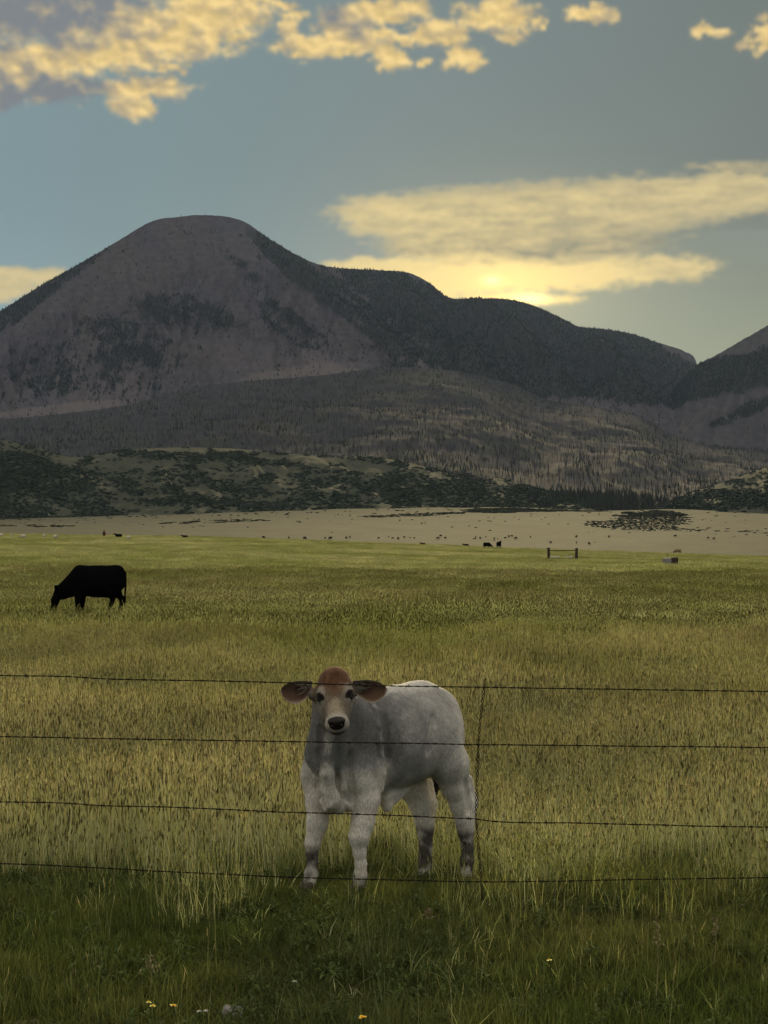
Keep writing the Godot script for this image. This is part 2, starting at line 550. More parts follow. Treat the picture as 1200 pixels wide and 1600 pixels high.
const WOODS := [
	[60, 455, 120, 14, -33, 1.0], [20, 490, 70, 14, -33, .9], [285, 488, 88, 28, 10, .85], [215, 530, 80, 34, 25, .5], [120, 560, 110, 60, -12, .42], [205, 585, 60, 45, 0, .42], [60, 590, 80, 30, 0, .3],
	[448, 405, 78, 17, 40, 1.1], [476, 432, 90, 20, 40, .8], [590, 470, 90, 14, 24, .7], [410, 450, 90, 14, 42, .45], [455, 512, 70, 22, 32, .65], [560, 500, 120, 13, 40, .75], [600, 560, 70, 12, 30, .4], [610, 445, 110, 24, 14, 1.0],
	[760, 530, 200, 66, 14, 1.3], [900, 560, 190, 58, 10, 1.2], [1020, 590, 90, 44, 14, 1.2], [680, 500, 90, 34, 28, 1.0], [690, 600, 120, 18, 15, .3], [800, 600, 60, 22, 25, 1.0], [985, 535, 70, 20, 15, .8], [800, 490, 130, 26, 8, .8],
	[818, 582, 42, 9, 35, -.9], [1052, 551, 48, 9, 16, -.9], [672, 452, 34, 13, 35, -.7], [560, 455, 50, 6, 36, -.6], [640, 520, 60, 6, 35, -.6], [735, 500, 30, 7, 50, -.5], [540, 480, 60, 7, 40, -.6]]
const PALE := [[90, 640, 110, 9, -6, .9], [460, 585, 100, 12, -8, .8], [565, 582, 40, 6, 4, .9], [500, 560, 40, 20, 40, .5], [400, 560, 90, 26, 10, .3], [150, 600, 90, 40, 0, .4], [650, 606, 30, 5, 10, .6], [1100, 640, 60, 14, 25, .4], [640, 555, 30, 12, 40, .4], [590, 530, 60, 10, 40, .35]]
const RIGHT_WOODS := [[1150, 585, 80, 30, -10, 1.0], [1110, 590, 50, 26, -30, 1.0], [1060, 620, 40, 16, -40, 1.0], [1190, 560, 40, 18, -30, .5], [1170, 640, 70, 10, -25, .8], [1280, 560, 90, 60, -20, .8]]

func ridge_v(u: float) -> float:
	return (prof(u, RIDGE) if u < 905 else prof(u, RIDGE2)) + 0.7 * n_fine.get_noise_1d(u * 3.0)

func mountain_p(u: float, t: float) -> Vector3:
	var fv := prof(u, FOOT) + 14.0
	var rv := ridge_v(u)
	var db := 4650.0
	var dr := 6300.0 + 900.0 * smoothstep(450.0, 800.0, u)
	var hb := EYE + (HV - fv) / F * db
	var hr := EYE + (HV - rv) / F * dr
	if hr < hb: hr = hb - 1.0
	if t > 1.0:
		var s := t - 1.0
		return Vector3((u - UC) / F * lerpf(db, dr, t), hr - 2600.0 * s * s - 900.0 * s, -lerpf(db, dr, t))
	var d := lerpf(db, dr, t)
	var hh := lerpf(hb, hr, pow(t, 1.12))
	var mid := t * (1.0 - t) * 4.0 * smoothstep(1.0, 0.62, t)
	var x := (u - UC) / F * d
	var warp := 22.0 * n_big.get_noise_2d(u * 0.5, d * 0.05)
	hh += mid * (n_big.get_noise_2d(u * 0.55 + warp, d * 0.06) * 60.0 + n_fine.get_noise_2d(u * 0.9 + warp + (t * 60.0 if u < 310.0 else t * -60.0), d * 0.016) * 24.0 + n_fine.get_noise_2d(u * 1.7 + warp + (t * 60.0 if u < 310.0 else t * -60.0), d * 0.02) * 8.0 * smoothstep(0.75, 0.45, t) + n_fine.get_noise_2d(x * 0.05, d * 0.05) * 9.0)
	for s in [[655.0, 395.0, 34.0, 70.0], [560.0, 330.0, 26.0, 26.0], [900.0, 690.0, 36.0, 75.0], [760.0, 600.0, 30.0, 50.0], [1010.0, 900.0, 30.0, 55.0], [170.0, 240.0, 30.0, 20.0], [60.0, 200.0, 34.0, 22.0]]:
		var us: float = lerpf(s[0], s[1], t) + warp
		var q: float = (u - us) / s[2]
		hh += s[3] * exp(-absf(q) * sqrt(absf(q) + 0.2)) * minf(1.0, mid * 1.3)
	return Vector3(x, hh, -d)

func v_of(p: Vector3) -> float:
	return HV - F * (p.y - EYE) / -p.z

func woods_at(u: float, v: float) -> float:
	var w := blot(u, v, WOODS) + 0.65 * n_fine.get_noise_2d(u * 0.8, v * 1.0) + 0.4 * n_big.get_noise_2d(u * 1.8, v * 2.2)
	if u < 330.0 and v > 505.0:                          # tree rows down the chutes
		w += 0.75 * n_fine.get_noise_2d((u + (v - 560.0) * 0.25) * 1.9, v * 0.25) - 0.05
	return w

func mountain_c(u: float, _t: float, p: Vector3) -> Color:
	var v := v_of(p)
	var warm := n_big.get_noise_2d(u * 0.8 + 50.0, v * 0.8)
	var c := Vector3(.057, .053, .062) + Vector3(.009, .006, -.002) * warm
	c *= 1.0 + 0.20 * n_wisp.get_noise_2d((u + (v - 335.0) * (0.45 if u < 310.0 else -0.5)) * 3.4, v * 0.5) * smoothstep(350.0, 470.0, v)
	c *= 1.0 + 0.30 * n_fine.get_noise_2d(u * 1.2, v * 2.2) + 0.14 * n_wisp.get_noise_2d(u * 5.0 + v * 2.0, v * 6.0)
	c = c.lerp(Vector3(.115, .101, .102), clampf(blot(u, v, PALE) + 0.4 * n_fine.get_noise_2d(u * 1.5, v * 2.0), 0, 1) * 0.8)
	var w := smoothstep(0.35, 1.0, woods_at(u, v))
	c = c.lerp(Vector3(.027, .030, .031), w * 0.9)
	return Color(c.x, c.y, c.z)

func right_p(u: float, t: float) -> Vector3:
	var fv := prof(u, RIGHT_FOOT) + 34.0
	var rv := prof(u, RIGHT) + 1.2 * n_fine.get_noise_1d(u * 2.0)
	var hb := EYE + (HV - fv) / F * 4600.0
	var hr := maxf(EYE + (HV - rv) / F * 5900.0, hb)
	var d := lerpf(4600.0, 5900.0, t)
	var x := (u - UC) / F * d
	if t > 1.0:
		return Vector3(x, hr - 2400.0 * (t - 1.0) * (t - 1.0) - 900.0 * (t - 1.0), -d)
	var mid := t * (1.0 - t) * 4.0 * minf(1.0, (hr - hb) / 200.0)
	return Vector3(x, lerpf(hb, hr, pow(t, 1.1)) + mid * (n_big.get_noise_2d(u * 0.9 - d * 0.03, d * 0.05) * 50.0 + n_fine.get_noise_2d(u * 0.9 - d * 0.03, d * 0.012) * 22.0), -d)

func right_w(u: float, v: float) -> float:
	return blot(u, v, RIGHT_WOODS) + 0.6 * n_fine.get_noise_2d(u * 0.9 + 40.0, v * 0.9) + 0.3 * n_big.get_noise_2d(u * 1.6, v * 1.6)

func right_c(u: float, _t: float, p: Vector3) -> Color:
	var v := v_of(p)
	var c := Vector3(.054, .051, .057) * (1.0 + 0.4 * n_fine.get_noise_2d(u * 1.2, v * 1.8) + 0.12 * n_wisp.get_noise_2d(u * 5.0, v * 6.0))
	c = c.lerp(Vector3(.034, .036, .034), smoothstep(0.25, 0.75, right_w(u, v)) * 0.85)
	return Color(c.x, c.y, c.z)

func apron_p(u: float, t: float) -> Vector3:
	var d := lerpf(2050.0, 4700.0, t)
	var hb := EYE + (HV - 806.0) / F * 2050.0
	var ht := EYE + (HV - prof(u, FOOT)) / F * 4700.0
	var hh := lerpf(hb, ht, pow(t, 1.05))
	var mid := t * (1.0 - t) * 4.0
	hh += mid * (n_big.get_noise_2d(u * 0.35 + d * 0.02, d * 0.10) * 22.0 + n_fine.get_noise_2d(u * 0.35, d * 0.03) * 4.0)
	return Vector3((u - UC) / F * d, hh, -d)

func apron_c(u: float, t: float, p: Vector3) -> Color:
	var v := v_of(p)
	var c := Vector3(.034, .034, .037) * (1.0 + 0.4 * n_fine.get_noise_2d(u * 0.6, v * 1.6) + 0.3 * n_wisp.get_noise_2d(u * 7.0, v * 2.5))
	c = c.lerp(Vector3(.036, .040, .036), smoothstep(-0.1, 0.5, n_big.get_noise_2d(u * 0.9 + 400.0, v * 2.6)))
	c = c.lerp(Vector3(.040, .039, .039), smoothstep(0.22, 0.5, n_big.get_noise_2d(u * 1.1, v * 5.0 + 90.0)) * 0.4)
	return Color(c.x, c.y, c.z)

func hill_p(u: float, t: float, right: bool) -> Vector3:
	var d := lerpf(1780.0, 2500.0, t)
	var x := (u - UC) / F * d
	var hb := EYE + (HV - prof(u, PLAIN_TOP) - 5.0) / F * 1780.0
	var ht := maxf(EYE + (HV - prof(u, HILL_R if right else HILL)) / F * 2500.0, hb - 4.0)
	if t > 1.0:
		return Vector3(x, ht - 260.0 * (t - 1.0) - 500.0 * (t - 1.0) * (t - 1.0), -d)
	var mid := minf(1.0, t * (1.0 - t) * 5.0) * minf(1.0, (ht - hb) / 60.0)
	var hh := lerpf(hb, ht, pow(t, 1.25))
	hh += mid * (n_big.get_noise_2d(u * 0.55, d * 0.22) * 22.0 + n_fine.get_noise_2d(u * 0.5, d * 0.08) * 5.0)
	return Vector3(x, hh, -d)

func scrub_at(u: float, v: float) -> float:
	var w := n_big.get_noise_2d(u * 1.1 + 70.0, v * 3.4) + 0.5 * n_fine.get_noise_2d(u * 0.8, v * 2.6)
	w += blot(u, v, [[30, 735, 90, 26, 12, .8], [210, 795, 110, 9, -10, .7], [300, 715, 180, 8, 4, .5], [600, 765, 330, 22, 4, .3], [1120, 785, 140, 14, -6, .5], [960, 778, 90, 16, 0, .5], [20, 770, 120, 30, 0, .4]])
	w -= blot(u, v, [[225, 800, 55, 14, 0, .9], [170, 722, 100, 12, 4, .5], [420, 745, 160, 18, 8, .35], [300, 702, 120, 5, 0, .7], [520, 725, 120, 8, 6, .6]])
	return w

func hill_c(u: float, _t: float, p: Vector3) -> Color:
	var v := v_of(p)
	var c := Vector3(.052, .055, .038) * (1.0 + 0.35 * n_fine.get_noise_2d(u * 1.0, v * 2.5) + 0.25 * n_wisp.get_noise_2d(u * 5.0, v * 9.0))
	c = c.lerp(Vector3(.042, .051, .035), smoothstep(-0.35, 0.25, scrub_at(u, v)) * 0.9)
	return Color(c.x, c.y, c.z)

func plain_shrub(u: float, v: float) -> float:
	var w := blot(u, v, [[1020, 812, 60, 14, 0, 1.0], [985, 822, 75, 7, 3, 1.0], [1060, 828, 40, 3, 2, .6], [870, 796, 130, 4, 0, .9], [780, 799, 60, 3, 0, .8], [640, 805, 90, 2.5, -2, .8], [340, 815, 100, 2.5, -2, .6], [60, 822, 60, 2, 0, .6], [1150, 830, 60, 3, 3, .5]])
	return w * 0.9 + 0.75 * n_fine.get_noise_2d(u * 0.45, v * 7.0) - 0.05

func plain_c(u: float, _t: float, p: Vector3) -> Color:
	var v := v_of(p)
	var c := Vector3(.039, .044, .028) * (1.0 + 0.25 * n_big.get_noise_2d(u * 1.2, v * 9.0) + 0.2 * n_wisp.get_noise_2d(u * 3.0, v * 22.0))
	c = c.lerp(Vector3(.027, .033, .020), smoothstep(0.0, 0.6, n_big.get_noise_2d(u * 0.7 + 300.0, v * 14.0)) * 0.6)
	c = c.lerp(Vector3(.05, .055, .04), smoothstep(0.4, 0.8, plain_shrub(u, v)) * 0.8)
	return Color(c.x, c.y, c.z)

func straw_at(x: float, z: float) -> float:            # 0 green .. 1 straw, in drifts; the mown verge on this side of the fence is green
	var s := 0.56 + 0.75 * n_big.get_noise_2d(x * 4.0, z * 2.2) + 0.35 * n_fine.get_noise_2d(x * 4.0, z * 3.0)
	if z > -10.5: s -= 0.55 * (1.0 - smoothstep(8.2, 10.5, -z))
	return clampf(s, 0.0, 1.0)

func meadow_c(p: Vector3) -> Color:
	var c := Vector3(.050, .052, .024).lerp(Vector3(.105, .095, .05), straw_at(p.x, p.z))
	return Color(c.x, c.y, c.z)

func make_land() -> void:
	# meadow: one sheet, fine near the camera
	var zs := PackedFloat32Array()
	for i in 24: zs.append(lerpf(300.0, 2.0, pow(i / 23.0, 0.5)))
	for i in 301:
		var t := i / 300.0
		zs.append(-(1.0 + 429.0 * (0.08 * t + 0.92 * pow(t, 3.2))))
	var nx := 181
	var v := PackedVector3Array()
	var c := PackedColorArray()
	var n := PackedVector3Array()
	var idx := PackedInt32Array()
	for j in zs.size():
		for i in nx:
			var s := i / float(nx - 1) * 2.0 - 1.0
			var x := (s * 0.35 + s * absf(s) * 0.65) * (14.0 + absf(zs[j]) * 0.75)
			var p := Vector3(x, meadow_h(x, zs[j]), zs[j])
			v.append(p)
			n.append(Vector3.UP if p.z > -3.0 else Vector3(meadow_h(x - 0.1, p.z) - meadow_h(x + 0.1, p.z), 0.2, meadow_h(x, p.z - 0.1) - meadow_h(x, p.z + 0.1)).normalized())
			var k := meadow_c(p)
			c.append(Color(k.r / .3, k.g / .3, k.b / .3))
			if i < nx - 1 and j < zs.size() - 1:
				var q := j * nx + i
				idx.append_array([q, q + nx, q + 1, q + 1, q + nx, q + nx + 1])
	tag(put("meadow_ground", mesh_of(v, n, c, idx), M.meadow), "grassy meadow floor running from the fence to the pale plain", "ground", "", "structure")
	tag(sheet("plain", -900, 2100, 500, 120, func(u, t): return Vector3((u - UC) / F * lerpf(345, 1850, t), plain_h(u, lerpf(345, 1850, t)), -lerpf(345, 1850, t)), plain_c, M.land, 0.3), "pale dry plain between the green meadow and the foothills", "plain", "", "structure")
	tag(sheet("foothill", -900, 985, 560, 110, func(u, t): return hill_p(u, t * 1.25, false), hill_c, M.land, 0.3), "low scrub covered foothill on the left below the mountain", "hill", "", "structure")
	tag(sheet("foothill", 950, 2100, 300, 100, func(u, t): return hill_p(u, t * 1.25, true), hill_c, M.land, 0.3), "low scrub covered foothill at the right edge", "hill", "", "structure")
	tag(sheet("forest_slope", -900, 2100, 800, 170, apron_p, apron_c, M.mount, 0.3), "broad brown burnt forest slope at the mountain's foot", "slope", "", "structure")
	tag(sheet("mountain", -900, 1500, 880, 260, func(u, t): return mountain_p(u, t * 1.16), mountain_c, M.mount, 0.3), "bare round topped grey mountain with a dark wooded ridge to its right", "mountain", "", "structure")
	tag(sheet("mountain", 1020, 2300, 380, 160, func(u, t): return right_p(u, t * 1.16), right_c, M.mount, 0.3), "mountain slope rising at the right edge beyond the notch", "mountain", "", "structure")

func cone_tree(sides: int, tiers: int, seed_: int) -> ArrayMesh:       # a small conifer, 1 m high: ragged skirts on a stem
	var r := RandomNumberGenerator.new()
	r.seed = seed_
	var st := st_new()
	st.set_smooth_group(-1)
	for k in tiers:
		var y0 := 0.08 + 0.86 * k / tiers
		var y1 := minf(1.0, y0 + 1.5 * 0.9 / tiers)
		var rad := 0.21 * (1.0 - 0.85 * k / tiers)
		var ring: Array[Vector3] = []
		for i in sides:
			var a := TAU * (i + r.randf() * 0.5) / sides
			ring.append(Vector3(cos(a) * rad * r.randf_range(0.7, 1.25), y0 - r.randf() * 0.05, sin(a) * rad * r.randf_range(0.7, 1.25)))
		for i in sides:
			st.add_vertex(ring[i])
			st.add_vertex(Vector3(0, y1, 0))
			st.add_vertex(ring[(i + 1) % sides])
	for i in 3:
		var a := TAU * i / 3
		var b := TAU * (i + 1) / 3
		st.add_vertex(Vector3(cos(a), 0, sin(a)) * 0.025)
		st.add_vertex(Vector3(0, 0.3, 0))
		st.add_vertex(Vector3(cos(b), 0, sin(b)) * 0.025)
	return st_done(st, true)

func bush(seed_: int) -> ArrayMesh:               # a ragged low shrub, about 1 m high
	var r := RandomNumberGenerator.new()
	r.seed = seed_
	var st := st_new()
	st.set_smooth_group(-1)
	for k in 26:
		var a := r.randf() * TAU
		var q := sqrt(r.randf()) * 0.55
		var p := Vector3(cos(a) * q, r.randf_range(0.1, 0.75) * (1.15 - q), sin(a) * q)
		var s := r.randf_range(0.22, 0.4)
		var d := Vector3(r.randfn(), r.randfn() * 0.6 + 0.4, r.randfn()).normalized()
		var e := d.cross(Vector3(r.randfn(), r.randfn(), r.randfn())).normalized()
		st.add_vertex(p + d * s)
		st.add_vertex(p - d * s * 0.5 + e * s * 0.7)
		st.add_vertex(p - d * s * 0.5 - e * s * 0.7)
	return st_done(st, true)

func snag(seed_: int) -> ArrayMesh:               # a dead burnt tree: a bare pole with stubs
	var r := RandomNumberGenerator.new()
	r.seed = seed_
	var st := st_new()
	tube_into(st, PackedVector3Array([Vector3.ZERO, Vector3(0.01, 0.5, 0), Vector3(-0.01, 1, 0.01)]), 0.03, 0.006, 4)
	for k in 7:
		var y := r.randf_range(0.3, 0.9)
		var a := r.randf() * TAU
		tube_into(st, PackedVector3Array([Vector3(0, y, 0), Vector3(cos(a), r.randf_range(0.0, 0.5), sin(a)) * 0.15 * (1.1 - y) * 2.0 + Vector3(0, y, 0)]), 0.012, 0.004, 3)
	return st_done(st, true)

func make_far_plants() -> void:
	var firs := cone_tree(6, 4, 3)
	var list := []
	var tries := 0
	while list.size() < 42000 and tries < 200000:
		tries += 1
		var u := rng.randf_range(-260, 1095)
		var t := rng.randf_range(0.02, 1.0)
		if u > 330.0 and u < 400.0 and t > 0.9: continue
		var p := mountain_p(u, t)
		var v := v_of(p)
		var w := woods_at(u, v)
		if w < 0.22 + rng.randf() * 0.6 and rng.randf() > 0.02: continue
		var s := rng.randf_range(4.0, 10.0)
		var k := rng.randf_range(0.7, 1.35)
		list.append([Transform3D(Basis(Vector3.UP, rng.randf() * TAU).scaled(Vector3(s * 1.15, s, s * 1.15)), p - Vector3(0, 0.8, 0)), Color(.021 * k, .026 * k, .024 * k)])
	many("mountain_forest", firs, M.tree, list, "dark conifer woods scattered over the mountain's flanks and ridge", "forest")
	list = []
	tries = 0
	while list.size() < 9000 and tries < 50000:
		tries += 1
		var u := rng.randf_range(1035, 1420)
		var p := right_p(u, rng.randf_range(0.05, 1.0))
		if right_w(u, v_of(p)) < 0.35 + rng.randf() * 0.5: continue
		var s := rng.randf_range(5.0, 10.0)
		var k := rng.randf_range(0.7, 1.35)
		list.append([Transform3D(Basis(Vector3.UP, rng.randf() * TAU).scaled(Vector3(s * 1.15, s, s * 1.15)), p - Vector3(0, 0.8, 0)), Color(.021 * k, .026 * k, .024 * k)])
	many("mountain_forest", firs, M.tree, list, "dark conifer woods on the right hand slope beyond the notch", "forest")
	# burnt slope: grey snags and young growth
	var dead := snag(8)
	list = []
	var young := []
	for i in 22000:
		var u := rng.randf_range(-200, 1400)
		var t := pow(rng.randf(), 1.3)
		var p := apron_p(u, t)
		var s := rng.randf_range(6.0, 12.0)
		var k := rng.randf_range(0.6, 1.5)
		if rng.randf() < 0.62:
			list.append([Transform3D(Basis(Vector3.UP, rng.randf() * TAU).scaled(Vector3(s * 1.6, s, s * 1.6)), p - Vector3(0, 0.5, 0)), Color(.029 * k, .029 * k, .033 * k)])
		elif n_big.get_noise_2d(u * 0.9 + 400.0, v_of(p) * 2.6) > -0.05:
			young.append([Transform3D(Basis(Vector3.UP, rng.randf() * TAU).scaled(Vector3(s * 0.8, s * 0.6, s * 0.8)), p - Vector3(0, 0.3, 0)), Color(.038 * k, .045 * k, .028 * k)])
	many("burnt_forest", dead, M.tree, list, "grey burnt tree snags covering the slope below the mountain", "dead forest")
	for i in 700:                                        # a darker stand at the slope's lowest edge
		var u := rng.randfn(925, 55)
		var p := apron_p(u, rng.randf_range(0.0, 0.10))
		var s := rng.randf_range(7.0, 14.0)
		young.append([Transform3D(Basis(Vector3.UP, rng.randf() * TAU).scaled(Vector3(s, s, s)), p - Vector3(0, 0.3, 0)), Color(.03, .036, .026) * rng.randf_range(0.7, 1.3)])
	many("young_forest", firs, M.tree, young, "young dark trees growing back among the burnt snags", "forest")
	# shrubs on the foothills and the plain
	var shrubs: Array[ArrayMesh] = [bush(1), bush(2)]
	var lists := [[], [], []]
	for i in 60000:
		var right := rng.randf() < 0.25
		var u := rng.randf_range(960, 1420) if right else rng.randf_range(-260, 975)
		var p := hill_p(u, rng.randf_range(0.0, 1.04), right)
		var w := scrub_at(u, v_of(p))
		if w < rng.randf_range(-0.35, 0.5): continue
		var s := rng.randf_range(1.3, 3.6) * (1.0 + 0.5 * smoothstep(0.4, 0.9, w))
		var k := rng.randf_range(0.6, 1.4)
		lists[1 if right else 0].append([Transform3D(Basis(Vector3.UP, rng.randf() * TAU).scaled(Vector3(s * 1.4, s, s * 1.4)), p - Vector3(0, 0.2, 0)), Color(.048 * k, .062 * k, .044 * k)])
	for i in 60000:
		var u := rng.randf_range(-260, 1450)
		var d := lerpf(760.0, 1800.0, sqrt(rng.randf()))
		var p := Vector3((u - UC) / F * d, plain_h(u, d), -d)
		var w := plain_shrub(u, v_of(p))
		if w < 0.45 and rng.randf() > 0.005: continue
		var s := rng.randf_range(0.4, 0.95) * (1.6 if d > 1500.0 else 1.0)
		var k := rng.randf_range(0.6, 1.4)
		lists[2].append([Transform3D(Basis(Vector3.UP, rng.randf() * TAU).scaled(Vector3(s * 1.7, s, s * 1.7)), p - Vector3(0, 0.1, 0)), Color(.052 * k, .058 * k, .042 * k)])
	many("foothill_scrub", shrubs[0], M.tree, lists[0], "dark green scrub dotted over the left foothill", "scrub")
	many("foothill_scrub", shrubs[1], M.tree, lists[1], "dark green scrub dotted over the right foothill", "scrub")
	many("sagebrush", shrubs[1], M.tree, lists[2], "low dark sagebrush in patches on the pale plain", "scrub")


# ------------------------------------------------------------------ the calf
func make_calf() -> void:
	var at := Vector3(.26, 0, -9.05)
	var t := base("calf", at, -2.381)
	tag(t, "young grey and white calf with a red brown crown, facing us behind the barbed wire", "calf")
	var inv := t.transform.affine_inverse()
	var P := func(u: float, v: float, d: float) -> Vector3: return inv * px(u, v, d)
	var g := Field.new(Vector3(-.36, -.10, -.36), Vector3(1.02, 1.12, .34), 0.0062)
	# trunk
	g.ball(P.call(622, 1152, 8.83), Vector3(.35, .235, .175), 0.05)
	g.cone(P.call(578, 1203, 8.72), P.call(650, 1172, 8.95), .115, .115, 0.06)
	g.ball(P.call(542, 1186, 8.64), Vector3(.15, .25, .165), 0.06)
	g.ball(P.call(654, 1130, 9.02), Vector3(.185, .195, .15), 0.06)
	g.cone(P.call(598, 1103, 8.80), P.call(660, 1090, 9.0), .092, .07, 0.06)
	g.ball(P.call(572, 1105, 8.72), Vector3(.13, .09, .075), 0.06)              # withers
	g.ball(P.call(650, 1086, 9.0), Vector3(.10, .045, .06), 0.06)             # hip bones
	g.ball(P.call(684, 1108, 9.12), Vector3(.06, .07, .07), 0.06)
	g.ball(P.call(681, 1096, 9.08), Vector3(.075, .055, .07), 0.07)
	# shoulders and the blade's rear edge
	g.ball(P.call(575, 1165, 8.60), Vector3(.085, .19, .065), 0.035, Basis(Vector3(0, 0, 1), -0.25))
	g.ball(P.call(566, 1210, 8.55), Vector3(.095, .12, .075), 0.04)
	g.ball(P.call(497, 1205, 8.68), Vector3(.085, .13, .065), 0.05)
	# neck, throat and the loose dewlap
	g.cone(P.call(533, 1135, 8.62), P.call(520, 1092, 8.50), .150, .098, 0.05)
	g.cone(P.call(512, 1175, 8.52), P.call(517, 1110, 8.42), .11, .072, 0.05)
	g.cone(P.call(514, 1150, 8.39), P.call(511, 1208, 8.40), .022, .030, 0.03)
	g.cone(P.call(511, 1208, 8.40), P.call(515, 1250, 8.44), .028, .040, 0.03)
	g.cone(P.call(515, 1246, 8.45), P.call(528, 1258, 8.52), .045, .040, 0.03)
	g.cone(P.call(500, 1140, 8.45), P.call(497, 1205, 8.50), .016, .018, 0.03)
	g.cone(P.call(531, 1150, 8.44), P.call(540, 1230, 8.47), .014, .020, 0.03)
	g.cone(P.call(505, 1228, 8.43), P.call(509, 1262, 8.44), .012, .014, 0.012)
	g.cone(P.call(536, 1252, 8.50), P.call(552, 1262, 8.53), .018, .014, 0.012)
	# belly fold at the navel
	g.cone(P.call(596, 1232, 8.74), P.call(604, 1260, 8.76), .042, .018, 0.03)
	g.cone(P.call(604, 1258, 8.76), P.call(626, 1236, 8.86), .018, .026, 0.03)
	g.cone(P.call(604, 1240, 8.76), P.call(640, 1222, 8.90), .03, .03, 0.03)
	var limb := func(pts: Array) -> void:
		for i in pts.size() - 1:
			var a: Array = pts[i]
			var b: Array = pts[i + 1]
			g.cone(P.call(a[0], a[1], a[2]), P.call(b[0], b[1], b[2]), a[3], b[3], minf(a[3], b[3]) * 0.5)
	limb.call([[500, 1215, 8.66, .085], [499, 1250, 8.63, .062], [496, 1285, 8.60, .049], [489, 1317, 8.58, .036], [488, 1330, 8.58, .028], [489, 1349, 8.58, .025], [487, 1362, 8.57, .030], [484, 1376, 8.55, .028]])
	limb.call([[570, 1205, 8.60, .095], [572, 1248, 8.55, .063], [567, 1284, 8.52, .051], [561, 1306, 8.50, .047], [562, 1330, 8.50, .030], [564, 1348, 8.50, .026], [563, 1366, 8.50, .030], [561, 1381, 8.49, .028]])
	# hind legs: thigh, hock pointing back, cannon
	limb.call([[682, 1150, 8.97, .120], [702, 1195, 8.97, .094], [711, 1226, 8.99, .068], [721, 1254, 9.01, .060], [727, 1294, 9.01, .042], [730, 1322, 9.0, .030], [729, 1343, 8.99, .033], [728, 1366, 8.97, .028]])
	g.cone(P.call(731, 1216, 9.06), P.call(738, 1252, 9.08), .022, .024, 0.03)
	g.cone(P.call(738, 1252, 9.08), P.call(735, 1290, 9.04), .022, .018, 0.02)
	g.ball(P.call(698, 1150, 9.08), Vector3(.10, .19, .08), 0.05)
	limb.call([[645, 1175, 9.10, .105], [642, 1222, 9.10, .076], [659, 1256, 9.11, .060], [664, 1290, 9.10, .044], [665, 1320, 9.09, .032], [664, 1346, 9.08, .034], [662, 1366, 9.06, .028]])
	g.cone(P.call(671, 1222, 9.15), P.call(676, 1256, 9.16), .018, .022, 0.03)
	g.cone(P.call(676, 1256, 9.16), P.call(672, 1292, 9.13), .020, .018, 0.02)
	# head: A runs from the poll to the nose, B out of the forehead, S to the picture's right
	var h0: Vector3 = P.call(521, 1051, 8.40)
	var nose_at: Vector3 = P.call(526.5, 1133, 8.18)
	var A := (nose_at - h0).normalized()
	var right: Vector3 = (P.call(620, 1066, 8.34) - P.call(420, 1064, 8.40)).normalized()
	var B := (right - A * right.dot(A)).normalized().cross(A).normalized()
	var S := A.cross(B)
	if (S as Vector3).dot(right) < 0: S = -S
	if (inv.basis * Vector3(0, 0.6, 0.8)).dot(B) < 0: B = -B
	var hb := Basis(A, B, S)
	var H := func(a: float, b: float, s: float) -> Vector3: return h0 + A * a + B * b + S * s
	g.ball(H.call(.035, -.05, 0), Vector3(.085, .075, .080), 0.04, hb)
	g.ball(H.call(.010, -.045, 0), Vector3(.055, .06, .055), 0.03, hb)
	g.ball(H.call(.105, -.042, 0), Vector3(.09, .058, .080), 0.03, hb)
	g.cone(H.call(.13, -.055, 0), H.call(.26, -.038, 0), .068, .044, 0.03)
	for q in [-1.0, 1.0]:
		g.ball(H.call(.108, -.016, q * .064), Vector3(.034, .022, .022), 0.02, hb)
		g.cone(H.call(.12, -.10, q * .026), H.call(.25, -.075, q * .012), .048, .030, 0.03)
		g.ball(H.call(.14, -.045, q * .070), Vector3(.018, .014, .010), 0.012, hb, true)
		g.cone(H.call(.06, -.07, q * .06), H.call(.055, -.075, q * .105), .032, .026, 0.03)      # ear roots
	g.ball(H.call(.277, -.036, 0), Vector3(.038, .044, .056), 0.025, hb)
	g.ball(H.call(.272, -.082, 0), Vector3(.034, .020, .034), 0.015, hb)
	g.ball(H.call(.312, -.066, 0), Vector3(.02, .004, .05), 0.006, hb, true)       # the mouth line
	for q in [-1.0, 1.0]:
		g.ball(H.call(.128, -.020, q * .083), Vector3(.017, .013, .013), 0.008, hb, true)
	var hit := func(u: float, w: float) -> Vector3:        # where a ray meets the skin
		var d := 8.1
		while d < 9.5:
			var q: Vector3 = (P.call(u, w, d) - g.lo) / g.h
			if q.x > 0 and q.y > 0 and q.z > 0 and q.x < g.nx and q.y < g.ny and q.z < g.nz and g.f[(int(q.z + .5) * g.ny + int(q.y + .5)) * g.nx + int(q.x + .5)] < 0: break
			d += 0.004
		return P.call(u, w, d)
	var folds: Array[PackedVector3Array] = []
	for line in [[578, 1092, 586, 1110, 591, 1135, 594, 1160, 597, 1185, 599, 1208, 596, 1232], [514, 1152, 511, 1180, 509, 1208, 511, 1235, 514, 1258], [497, 1130, 496, 1165, 499, 1200]]:
		var path := PackedVector3Array()
		for i in line.size() / 2: path.append(hit.call(line[i * 2], line[i * 2 + 1]))
		folds.append(path)
	for j in 3:
		var r: float = [.010, .011, .006][j]
		for i in folds[j].size() - 1: g.cone(folds[j][i], folds[j][i + 1], r, r, 0.022 if j < 3 else 0.03)
